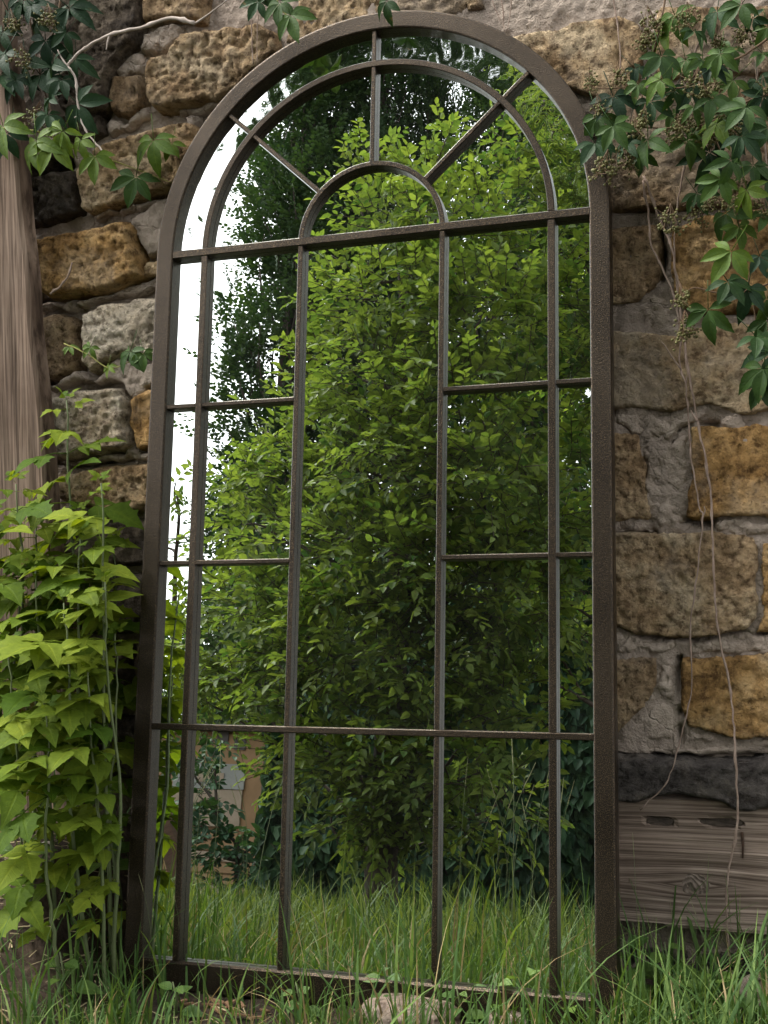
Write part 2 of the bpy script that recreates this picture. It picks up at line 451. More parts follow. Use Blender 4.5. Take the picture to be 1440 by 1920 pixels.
M['shrub'] = leaf_mat('shrub_leaf', (0.055, 0.105, 0.030), (0.120, 0.175, 0.050), 0.5, 0.3)
M['bark'] = plain_mat('tree_bark', (0.030, 0.024, 0.019), (0.090, 0.070, 0.055), 25, 0.95, 0.8, 0.01, (1, 1, 0.25))
M['twig'] = plain_mat('twig_bark', (0.040, 0.030, 0.022), (0.095, 0.075, 0.055), 40, 0.9)
M['hut_tan'] = plain_mat('tan_paint', (0.19, 0.115, 0.058), (0.28, 0.18, 0.095), 5, 0.75)
M['hut_orange'] = plain_mat('orange_paint', (0.20, 0.120, 0.058), (0.27, 0.165, 0.085), 5, 0.75)
M['hut_grey'] = plain_mat('grey_paint', (0.17, 0.18, 0.17), (0.25, 0.255, 0.24), 5, 0.7)
M['hut_pale'] = plain_mat('pale_paint', (0.23, 0.180, 0.130), (0.32, 0.26, 0.20), 6, 0.8)
M['hut_dark'] = plain_mat('dark_paint', (0.05, 0.045, 0.045), (0.10, 0.09, 0.085), 6, 0.8)
M['beam_brown'] = plain_mat('brown_timber', (0.07, 0.04, 0.028), (0.13, 0.08, 0.058), 10, 0.85, 0.4, 0.003, (1, 1, 8))
M['wire'] = plain_mat('cable_rubber', (0.02, 0.02, 0.02), (0.035, 0.035, 0.035), 10, 0.6)
M['flower'] = plain_mat('yellow_petal', (0.50, 0.34, 0.02), (0.62, 0.45, 0.03), 20, 0.6)
M['chip'] = plain_mat('wood_chip', (0.14, 0.075, 0.042), (0.25, 0.15, 0.085), 60, 0.9)
M['straw'] = plain_mat('dry_straw', (0.26, 0.21, 0.12), (0.40, 0.33, 0.20), 60, 0.9)
M['stick'] = plain_mat('bleached_stick', (0.42, 0.36, 0.31), (0.58, 0.52, 0.46), 60, 0.9)

# ------------------------------------------------------------------ object helpers
def link(o, parent=None):
    C.objects.link(o)
    if parent is not None:
        o.parent = parent
    return o

def tag(o, label=None, cat=None, group=None, kind=None):
    if label: o['label'] = label
    if cat: o['category'] = cat
    if group: o['group'] = group
    if kind: o['kind'] = kind
    return o

def thing(name, label, cat, loc=(0, 0, 0), group=None):
    o = bpy.data.objects.new(name, None)
    o.location = loc
    o.empty_display_size = 0.05
    C.objects.link(o)
    return tag(o, label, cat, group)

def mesh(name, v, f, m=None, smooth=False, rnd=None):
    me = bpy.data.meshes.new(name)
    v = np.asarray(v, dtype=np.float64)
    if isinstance(f, np.ndarray):
        me.vertices.add(len(v)); me.vertices.foreach_set('co', v.ravel())
        k = f.shape[1]
        me.loops.add(f.size); me.loops.foreach_set('vertex_index', f.ravel().astype(np.int32))
        me.polygons.add(len(f)); me.polygons.foreach_set('loop_start', np.arange(0, f.size, k, dtype=np.int32))
        me.update(calc_edges=True)
    else:
        me.from_pydata([tuple(x) for x in v], [], f)
    me.validate()
    if smooth:
        me.polygons.foreach_set('use_smooth', np.ones(len(me.polygons), dtype=bool))
    if rnd is not None:
        a = me.attributes.new('rnd', 'FLOAT', 'POINT')
        a.data.foreach_set('value', np.asarray(rnd, dtype=np.float32))
    if m is not None:
        me.materials.append(m)
    me.update()
    return me

def obj(name, me, parent=None, loc=(0, 0, 0), rot=None):
    o = bpy.data.objects.new(name, me)
    o.location = loc
    if rot is not None:
        o.rotation_euler = rot
    return link(o, parent)

def hash3(i, j, k, seed):
    h = (i.astype(np.int64) * 374761393 + j.astype(np.int64) * 668265263 + k.astype(np.int64) * 2147483647 + seed * 1274126177) & 0xffffffff
    h = ((h ^ (h >> 13)) * 1274126177) & 0xffffffff
    h = h ^ (h >> 16)
    return (h & 0xffffff) / float(0xffffff)

def vnoise(p, seed=0):
    p = np.asarray(p, float)
    i = np.floor(p).astype(np.int64)
    t = p - i
    t = t * t * (3 - 2 * t)
    r = 0
    for dx in (0, 1):
        for dy in (0, 1):
            for dz in (0, 1):
                wgt = (t[..., 0] if dx else 1 - t[..., 0]) * (t[..., 1] if dy else 1 - t[..., 1]) * (t[..., 2] if dz else 1 - t[..., 2])
                r = r + wgt * hash3(i[..., 0] + dx, i[..., 1] + dy, i[..., 2] + dz, seed)
    return r * 2 - 1

def fbm(p, oct=4, seed=0, gain=0.5):
    a, s, r = 1.0, 0.0, 0.0
    p = np.asarray(p, float)
    for o in range(oct):
        r = r + a * vnoise(p, seed + o * 17)
        s += a
        a *= gain
        p = p * 2.03 + 11.3
    return r / s

def box_vf(x0, x1, y0, y1, z0, z1):
    v = [(x0, y0, z0), (x1, y0, z0), (x1, y1, z0), (x0, y1, z0), (x0, y0, z1), (x1, y0, z1), (x1, y1, z1), (x0, y1, z1)]
    f = [(0, 3, 2, 1), (4, 5, 6, 7), (0, 1, 5, 4), (1, 2, 6, 5), (2, 3, 7, 6), (3, 0, 4, 7)]
    return v, f

def tube_vf(pts, rad, sides=6, base=0):
    pts = np.asarray(pts, float)
    n = len(pts)
    rad = np.full(n, rad) if np.isscalar(rad) else np.asarray(rad, float)
    t = np.gradient(pts, axis=0)
    t /= np.linalg.norm(t, axis=1)[:, None] + 1e-12
    ref = np.array([0.31, 0.9, 0.2]); ref /= np.linalg.norm(ref)
    a = np.cross(t, ref); a /= np.linalg.norm(a, axis=1)[:, None] + 1e-12
    b = np.cross(t, a)
    ang = np.linspace(0, 2 * np.pi, sides, endpoint=False)
    v = (pts[:, None, :] + rad[:, None, None] * (np.cos(ang)[None, :, None] * a[:, None, :] + np.sin(ang)[None, :, None] * b[:, None, :])).reshape(-1, 3)
    f = []
    for i in range(n - 1):
        for j in range(sides):
            k = (j + 1) % sides
            f.append((base + i * sides + j, base + i * sides + k, base + (i + 1) * sides + k, base + (i + 1) * sides + j))
    f.append(tuple(base + j for j in range(sides))[::-1])
    f.append(tuple(base + (n - 1) * sides + j for j in range(sides)))
    return v, f

def tubes(paths, sides=6):
    V, F = [], []
    nb = 0
    for p, r in paths:
        v, f = tube_vf(p, r, sides, nb)
        V.append(v); F += f; nb += len(v)
    return np.concatenate(V), F

def smooth_path(pts, n=6, jit=0.0, seed=0):
    """Catmull-Rom through pts"""
    p = np.asarray(pts, float)
    p = np.vstack([2 * p[0] - p[1], p, 2 * p[-1] - p[-2]])
    out = []
    for i in range(1, len(p) - 2):
        for t in np.linspace(0, 1, n, endpoint=False):
            a, b, c, d = p[i - 1], p[i], p[i + 1], p[i + 2]
            out.append(0.5 * (2 * b + (c - a) * t + (2 * a - 5 * b + 4 * c - d) * t * t + (3 * b - a - 3 * c + d) * t ** 3))
    out.append(p[-2])
    out = np.array(out)
    if jit:
        q = out * 60 + seed * 7.7
        out = out + jit * np.stack([vnoise(q, 1), vnoise(q, 2), vnoise(q, 3)], axis=1)
    return out

def frame_mat(pos, xdir, zdir, s=1.0):
    x = np.asarray(xdir, float); x = x / np.linalg.norm(x)
    z = np.asarray(zdir, float); z = z - x * np.dot(z, x); z = z / (np.linalg.norm(z) + 1e-9)
    y = np.cross(z, x)
    m = np.eye(4)
    m[:3, 0], m[:3, 1], m[:3, 2], m[:3, 3] = x * s, y * s, z * s, pos
    return Matrix(m.tolist())

# ------------------------------------------------------------------ ground
def ground_z(x, y):
    x = np.asarray(x, float); y = np.asarray(y, float)
    p = np.stack([x * 2.2, y * 2.2, 0 * x], axis=-1)
    near = np.exp(-((x ** 2 + y ** 2) / 60.0))
    z = 0.018 * fbm(p, 3, 5) * near - 0.006
    # bank of earth against the wall at the left
    sx = np.clip((-0.40 - x) / 0.22, 0, 1); sx = sx * sx * (3 - 2 * sx)
    sy = np.clip((y + 0.24) / 0.27, 0, 1); sy = sy * sy * (3 - 2 * sy)
    z = z + sx * sy * (0.215 + 0.05 * fbm(p * 2.5, 3, 9))
    # the mirror's footprint is level
    fx = np.clip((0.60 - np.abs(x)) / 0.12, 0, 1); fy = np.clip((0.10 - np.abs(y - 0.02)) / 0.08, 0, 1)
    return z * (1 - fx * fy) - 0.004 * fx * fy

gx = np.unique(np.concatenate([np.linspace(-400, -8, 20), np.linspace(-8, -1.6, 40), np.linspace(-1.6, 1.2, 170), np.linspace(1.2, 8, 40), np.linspace(8, 400, 20)]))
gy = np.unique(np.concatenate([np.linspace(-400, -8, 20), np.linspace(-8, -1.2, 60), np.linspace(-1.2, 0.6, 120), np.linspace(0.6, 8, 12), np.linspace(8, 400, 14)]))
GX, GY = np.meshgrid(gx, gy, indexing='xy')
GZ = ground_z(GX, GY)
fine = np.exp(-((GX + 0.2) ** 2 + GY ** 2) / 1.5)
GZ = GZ + 0.008 * fine * fbm(np.stack([GX * 30, GY * 30, 0 * GX], -1), 3, 31)
nv = np.arange(GX.size).reshape(GX.shape)
gf = np.stack([nv[:-1, :-1], nv[:-1, 1:], nv[1:, 1:], nv[1:, :-1]], -1).reshape(-1, 4)
g = obj('ground', mesh('ground', np.stack([GX, GY, GZ], -1).reshape(-1, 3), gf, M['soil'], True))
tag(g, kind='structure')

# ------------------------------------------------------------------ stone wall
YW = 0.30
wall = thing('stone_wall', 'old limestone block wall with crumbling grey mortar standing behind the mirror', 'wall', (0, YW, 0))

def inside_poly(P, poly):
    x, y = P[:, 0], P[:, 1]
    r = np.zeros(len(P), bool)
    q = np.roll(poly, -1, axis=0)
    for (x0, y0), (x1, y1) in zip(poly, q):
        c = ((y0 > y) != (y1 > y)) & (x < (x1 - x0) * (y - y0) / (y1 - y0 + 1e-15) + x0)
        r ^= c
    return r

def dist_poly(P, poly):
    d = np.full(len(P), 1e9)
    q = np.roll(poly, -1, axis=0)
    for a, b in zip(poly, q):
        ab = b - a
        t = np.clip(((P - a) @ ab) / (ab @ ab + 1e-15), 0, 1)
        d = np.minimum(d, np.linalg.norm(P - (a + t[:, None] * ab), axis=1))
    return d

def rough_outline(poly, step, jit, seed):
    out = []
    q = np.roll(poly, -1, axis=0)
    for a, b in zip(poly, q):
        L = np.linalg.norm(b - a)
        k = max(1, int(round(L / step)))
        for i in range(k):
            out.append(a + (b - a) * i / k)
    out = np.array(out)
    # round the corners a little, then ragged
    for _ in range(2):
        out = 0.5 * out + 0.25 * (np.roll(out, 1, 0) + np.roll(out, -1, 0))
    p3 = np.stack([out[:, 0] * 38, out[:, 1] * 38, np.full(len(out), seed * 3.1)], 1)
    nn = np.stack([vnoise(p3, 3), vnoise(p3, 4)], 1)
    return out + nn * jit

def relief(name, poly, y_front, y_back, bevel, m, parent, seed, step=0.0048, amp=1.0, jit=0.006, tilt=(0, 0), sink=()):
    """a block with its own rough, rounded face: outline in metres on the wall (x, z)"""
    poly = np.asarray(poly, float)
    ar = np.sum(poly[:, 0] * np.roll(poly[:, 1], -1) - np.roll(poly[:, 0], -1) * poly[:, 1])
    if ar < 0:
        poly = poly[::-1]
    out = rough_outline(poly, step * 1.25, jit, seed)
    lo, hi = out.min(0), out.max(0)
    xs = np.arange(lo[0], hi[0], step); zs = np.arange(lo[1], hi[1], step)
    G = np.stack(np.meshgrid(xs, zs, indexing='ij'), -1).reshape(-1, 2)
    G = G + (np.random.default_rng(seed).random(G.shape) - 0.5) * step * 0.6
    G = G[inside_poly(G, out)]
    if len(G):
        G = G[dist_poly(G, out) > step * 0.55]
    P = np.vstack([out, G])
    n = len(out)
    edges = [(i, (i + 1) % n) for i in range(n)]
    vo, _, fo, *_ = delaunay_2d_cdt([Vector(p) for p in P], edges, [], 1, 1e-6)
    V = np.array([tuple(a) for a in vo])
    d = dist_poly(V, out)
    t = np.clip(d / bevel, 0, 1)
    prof = 1 - (1 - t) ** 2.4
    p3 = np.stack([V[:, 0], V[:, 1], np.full(len(V), seed * 1.7)], 1)
    nz = 0.0080 * fbm(p3 * 9, 3, seed) + 0.0070 * fbm(p3 * 38, 3, seed + 5) + 0.0036 * vnoise(p3 * 95, seed + 9)
    pits = np.clip(vnoise(p3 * np.array([60, 75, 60]), seed + 21) - 0.42, 0, 1) * 0.014 + np.clip(vnoise(p3 * 125, seed + 22) - 0.30, 0, 1) * 0.014
    y = y_front + (y_back - y_front) * (1 - prof) + amp * (nz + pits) * np.clip(d / 0.006, 0.15, 1)
    c = V.mean(0)
    y = y + tilt[0] * (V[:, 0] - c[0]) + tilt[1] * (V[:, 1] - c[1])
    for sx, sz, sr, sdep in sink:
        y = y + sdep * np.exp(-(((V[:, 0] - sx) ** 2 + (V[:, 1] - sz) ** 2) / sr ** 2) ** 2)
    co = np.stack([V[:, 0] - c[0], y - YW, V[:, 1] - c[1]], 1)
    f = np.array([list(q)[:3] for q in fo if len(q) == 3])
    a, b, e = co[f[:, 0]], co[f[:, 1]], co[f[:, 2]]
    nrm = np.cross(b - a, e - a)
    flip = nrm[:, 1] > 0
    f[flip] = f[flip][:, ::-1]
    # sides running back into the wall
    ob = [i for i in range(len(V)) if d[i] < 1e-5]
    me = mesh(name, co, f, m, True)
    return obj(name, me, parent, (c[0], 0, c[1]))

# mortar bed
CRACKS = [
    (0.006, 0.06, [(0.505, 1.317), (0.51, 1.276), (0.51, 1.228)]),
    (0.003, 0.03, [(0.441, 0.59), (0.493, 0.588), (0.536, 0.59)]),
    (0.005, 0.04, [(0.531, 0.795), (0.582, 0.792)]),
    (0.003, 0.025, [(0.416, 0.998), (0.432, 0.974), (0.462, 0.959)]),
    (0.003, 0.02, [(0.521, 0.933), (0.529, 0.954), (0.548, 0.97), (0.596, 0.962)]),
    (0.003, 0.03, [(0.519, 0.552), (0.517, 0.491), (0.517, 0.402)]),
    (0.004, 0.035, [(0.581, 1.158), (0.722, 1.154)]),
    (0.003, 0.02, [(0.471, 0.934), (0.467, 0.879), (0.474, 0.798)]),
    (0.003, 0.025, [(0.409, 0.776), (0.48, 0.775)]),
    (0.003, 0.02, [(0.539, 0.589), (0.704, 0.596)]),
    (0.003, 0.03, [(0.349, 0.379), (0.444, 0.38), (0.698, 0.386)]),
    (0.0035, 0.03, [(0.436, 1.358), (0.567, 1.344)]),
    (0.006, 0.06, [(-0.527, 1.871), (-0.535, 1.808), (-0.57, 1.783), (-0.601, 1.746), (-0.604, 1.7), (-0.615, 1.669)]),
    (0.012, 0.07, [(-0.816, 1.555), (-0.771, 1.572), (-0.712, 1.583)]),
    (0.006, 0.04, [(-0.538, 1.438), (-0.534, 1.345)]),
    (0.005, 0.04, [(-0.681, 1.263), (-0.685, 1.203), (-0.682, 1.143)]),
    (0.004, 0.04, [(-0.57, 1.069), (-0.572, 1.02), (-0.561, 0.969)]),
    (0.004, 0.04, [(-0.753, 0.956), (-0.671, 0.95), (-0.573, 0.959)]),
    (0.005, 0.04, [(-0.794, 1.137), (-0.749, 1.118), (-0.702, 1.132)]),
    (0.004, 0.04, [(-0.682, 1.562), (-0.678, 1.525), (-0.673, 1.469)]),
    (0.004, 0.03, [(-0.517, 1.726), (-0.516, 1.677), (-0.546, 1.649)]),
    (0.005, 0.05, [(-0.81, 1.299), (-0.688, 1.29)]),
    (0.004, 0.04, [(-0.462, 1.657), (-0.313, 1.668)]),
    (0.004, 0.03, [(-0.645, 1.464), (-0.46, 1.494)])]
def wall_bed_y(x, z):
    p = np.stack([x, z, 0 * x], -1)
    left = np.clip((-0.25 - x) / 0.1, 0, 1)
    y = YW - 0.003 + 0.024 * left + 0.005 * fbm(p * 9, 3, 77) + 0.006 * fbm(p * 38, 3, 78) + 0.003 * vnoise(p * 120, 79)
    wob = 0.004 * vnoise(p * 70, 81)
    P = p[..., :2].reshape(-1, 2)
    for width, depth, pts in CRACKS:
        d = np.full(len(P), 9.0)
        for a, b in zip(pts[:-1], pts[1:]):
            a, b = np.array(a), np.array(b)
            ab = b - a
            t = np.clip(((P - a) @ ab) / (ab @ ab), 0, 1)
            d = np.minimum(d, np.linalg.norm(P - (a + t[:, None] * ab), axis=1))
        d = d.reshape(x.shape) + wob
        y = y + depth * np.exp(-np.clip(d, 0, None) ** 2 / width ** 2)
    return y
bx = np.concatenate([np.arange(-7.0, -2.4, 0.1), np.arange(-2.4, -1.0, 0.03), np.arange(-1.0, 0.8, 0.005), np.arange(0.8, 2.4, 0.03), np.arange(2.4, 5.0, 0.1)])
bz = np.concatenate([np.arange(-0.25, 1.98, 0.005), np.arange(1.98, 2.7, 0.03), np.arange(2.7, 5.61, 0.1)])  # upper rows lie out of view, added to keep skylight off the trees
BX, BZ = np.meshgrid(bx, bz, indexing='ij')
BY = wall_bed_y(BX, BZ)
nv = np.arange(BX.size).reshape(BX.shape)
bf = np.stack([nv[:-1, :-1], nv[1:, :-1], nv[1:, 1:], nv[:-1, 1:]], -1).reshape(-1, 4)
v_front = np.stack([BX, BY - YW, BZ], -1).reshape(-1, 3)
obj('mortar_bed', mesh('mortar_bed', v_front, bf, M['mortar'], True), wall)
v, f = box_vf(-7.0, 4.88, 0.10, 0.45, -0.25, 5.58)  # core carries the unseen added height that shades the trees opposite
obj('wall_core', mesh('wall_core', v, f, M['mortar']), wall)

STONES = [
    ('tan', -0.03, 0.02, (0, 0), [(-0.499, 1.762), (-0.449, 1.766), (-0.424, 1.804), (-0.358, 1.804), (-0.245, 1.801), (-0.202, 1.769), (-0.209, 1.728), (-0.261, 1.689), (-0.299, 1.661), (-0.331, 1.654), (-0.453, 1.649), (-0.482, 1.647), (-0.498, 1.666), (-0.506, 1.705)]),
    ('brown', -0.01, 0.02, (0, 0), [(-0.592, 1.751), (-0.515, 1.743), (-0.513, 1.671), (-0.543, 1.644), (-0.591, 1.659), (-0.6, 1.701)]),
    ('dark', -0.028, 0.022, (0, 0), [(-0.708, 1.959), (-0.511, 1.926), (-0.508, 1.844), (-0.518, 1.801), (-0.552, 1.781), (-0.585, 1.735), (-0.589, 1.691), (-0.602, 1.667), (-0.666, 1.662), (-0.71, 1.68), (-0.717, 1.796)]),
    ('dark', -0.01, 0.02, (0, 0), [(-0.727, 1.686), (-0.609, 1.671), (-0.604, 1.625), (-0.64, 1.613), (-0.715, 1.626)]),
    ('tan', -0.024, 0.018, (0, 0), [(-0.674, 1.561), (-0.619, 1.606), (-0.537, 1.613), (-0.47, 1.63), (-0.408, 1.629), (-0.376, 1.605), (-0.371, 1.538), (-0.444, 1.489), (-0.54, 1.473), (-0.638, 1.457), (-0.661, 1.463), (-0.67, 1.518)]),
    ('brown', -0.016, 0.02, (0, 0), [(-0.514, 1.92), (-0.366, 1.896), (-0.371, 1.819), (-0.437, 1.833), (-0.516, 1.834)]),
    ('dark', -0.012, 0.02, (0, 0), [(-0.813, 1.552), (-0.767, 1.564), (-0.687, 1.572), (-0.676, 1.528), (-0.669, 1.466), (-0.721, 1.455), (-0.809, 1.45)]),
    ('dark', -0.018, 0.012, (0, 0.5), [(-0.814, 1.59), (-0.702, 1.608), (-0.696, 1.587), (-0.802, 1.563)]),
    ('orange', -0.04, 0.028, (0, 0), [(-0.784, 1.426), (-0.625, 1.438), (-0.549, 1.444), (-0.532, 1.429), (-0.515, 1.358), (-0.514, 1.316), (-0.575, 1.294), (-0.667, 1.287), (-0.747, 1.29), (-0.786, 1.334)]),
    ('tan', -0.012, 0.015, (0, 0), [(-0.523, 1.356), (-0.441, 1.369), (-0.443, 1.304), (-0.527, 1.319)]),
    ('pale', -0.03, 0.02, (0, 0), [(-0.661, 1.264), (-0.614, 1.278), (-0.428, 1.284), (-0.431, 1.161), (-0.503, 1.145), (-0.574, 1.161), (-0.6, 1.149), (-0.649, 1.125), (-0.666, 1.154), (-0.664, 1.216)]),
    ('brown', -0.014, 0.025, (0, 0), [(-0.778, 1.263), (-0.726, 1.271), (-0.684, 1.261), (-0.678, 1.21), (-0.676, 1.145), (-0.693, 1.131), (-0.743, 1.12), (-0.781, 1.131)]),
    ('pale', -0.034, 0.02, (0, 0), [(-0.746, 1.089), (-0.672, 1.104), (-0.576, 1.105), (-0.556, 1.073), (-0.555, 0.973), (-0.613, 0.964), (-0.725, 0.956), (-0.748, 0.992)]),
    ('orange', -0.014, 0.018, (0, 0), [(-0.56, 1.08), (-0.517, 1.097), (-0.459, 1.1), (-0.462, 0.965), (-0.551, 0.967), (-0.564, 1.019)]),
    ('tan', -0.022, 0.02, (0, 0), [(-0.674, 0.939), (-0.574, 0.948), (-0.459, 0.945), (-0.461, 0.842), (-0.585, 0.837), (-0.726, 0.864), (-0.75, 0.929)]),
    ('dark', -0.01, 0.02, (0, 0), [(-0.773, 0.841), (-0.617, 0.833), (-0.48, 0.837), (-0.482, 0.73), (-0.775, 0.732)]),
    ('brown', -0.014, 0.02, (0, 0), [(-0.799, 0.724), (-0.651, 0.72), (-0.657, 0.593), (-0.802, 0.591)]),
    ('dark', -0.012, 0.02, (0, 0), [(-0.645, 0.719), (-0.481, 0.723), (-0.485, 0.597), (-0.648, 0.593)]),
    ('dark', -0.012, 0.02, (0, 0), [(-0.803, 0.582), (-0.57, 0.582), (-0.576, 0.442), (-0.807, 0.432)]),
    ('brown', -0.012, 0.02, (0, 0), [(-0.562, 0.584), (-0.461, 0.586), (-0.465, 0.438), (-0.566, 0.44)]),
    ('dark', -0.012, 0.02, (0, 0), [(-0.807, 0.422), (-0.647, 0.429), (-0.651, 0.299), (-0.81, 0.288)]),
    ('dark', -0.012, 0.02, (0, 0), [(-0.64, 0.427), (-0.465, 0.431), (-0.468, 0.3), (-0.643, 0.294)]),
    ('tan', -0.01, 0.02, (0, 0), [(-0.169, 1.876), (0.012, 1.846), (0.02, 1.76), (-0.078, 1.741), (-0.173, 1.734), (-0.218, 1.757), (-0.189, 1.792)]),
    ('tan', -0.023, 0.011, (0, 0), [(0.219, 1.689), (0.255, 1.697), (0.299, 1.7), (0.336, 1.696), (0.367, 1.705), (0.447, 1.704), (0.486, 1.686), (0.497, 1.643), (0.486, 1.593), (0.479, 1.544), (0.422, 1.542), (0.345, 1.582), (0.268, 1.632)]),
    ('brown', -0.013, 0.011, (0, 0), [(0.033, 1.841), (0.199, 1.814), (0.203, 1.754), (0.089, 1.745), (0.03, 1.749)]),
    ('brown', -0.019, 0.012, (0, 0), [(0.4, 1.534), (0.448, 1.547), (0.51, 1.567), (0.616, 1.566), (0.74, 1.544), (0.733, 1.329), (0.571, 1.337), (0.395, 1.353)]),
    ('brown', -0.015, 0.011, (0, 0), [(0.513, 1.711), (0.744, 1.683), (0.74, 1.553), (0.611, 1.568), (0.509, 1.571), (0.499, 1.636)]),
    ('brown', -0.011, 0.011, (0, 0), [(0.383, 1.331), (0.422, 1.329), (0.51, 1.325), (0.513, 1.245), (0.497, 1.208), (0.468, 1.184), (0.379, 1.179)]),
    ('orange', -0.019, 0.011, (0, 0), [(0.523, 1.312), (0.595, 1.338), (0.733, 1.331), (0.727, 1.152), (0.589, 1.153), (0.541, 1.165), (0.527, 1.194), (0.519, 1.252)]),
    ('buff', -0.015, 0.012, (0, 0), [(0.369, 1.146), (0.459, 1.142), (0.54, 1.127), (0.582, 1.139), (0.692, 1.141), (0.727, 1.134), (0.722, 0.976), (0.621, 0.973), (0.583, 0.99), (0.507, 0.983), (0.455, 0.995), (0.365, 1.003)]),
    ('brown', -0.013, 0.011, (0, 0), [(0.363, 0.969), (0.415, 0.965), (0.469, 0.95), (0.471, 0.921), (0.478, 0.871), (0.474, 0.834), (0.48, 0.796), (0.41, 0.789), (0.358, 0.793)]),
    ('orange', -0.019, 0.012, (0, 0), [(0.542, 0.968), (0.606, 0.959), (0.672, 0.963), (0.721, 0.955), (0.716, 0.792), (0.581, 0.792), (0.528, 0.799), (0.544, 0.863), (0.547, 0.91)]),
    ('buff', -0.019, 0.012, (0, 0), [(0.359, 0.779), (0.409, 0.78), (0.585, 0.778), (0.66, 0.768), (0.658, 0.627), (0.64, 0.6), (0.584, 0.587), (0.53, 0.587), (0.443, 0.588), (0.401, 0.611), (0.354, 0.619)]),
    ('orange', -0.013, 0.011, (0, 0), [(0.661, 0.756), (0.715, 0.755), (0.71, 0.594), (0.642, 0.594), (0.659, 0.626)]),
    ('brown', -0.013, 0.011, (0, 0), [(0.351, 0.557), (0.406, 0.557), (0.484, 0.559), (0.482, 0.502), (0.457, 0.457), (0.428, 0.437), (0.402, 0.409), (0.347, 0.403)]),
    ('orange', -0.017, 0.011, (0, 0), [(0.517, 0.556), (0.574, 0.558), (0.647, 0.564), (0.709, 0.576), (0.704, 0.418), (0.615, 0.408), (0.569, 0.42), (0.522, 0.434), (0.515, 0.468)])]
for i, (tone, front, bev, tl, poly) in enumerate(STONES):
    relief('stone', poly, YW + front, YW + 0.045, bev * 0.65, M[tone], wall, 100 + i, tilt=tl, amp=0.9 if poly[0][0] < 0.2 else 0.62, jit=0.006 if poly[0][0] < 0.2 else 0.0045)
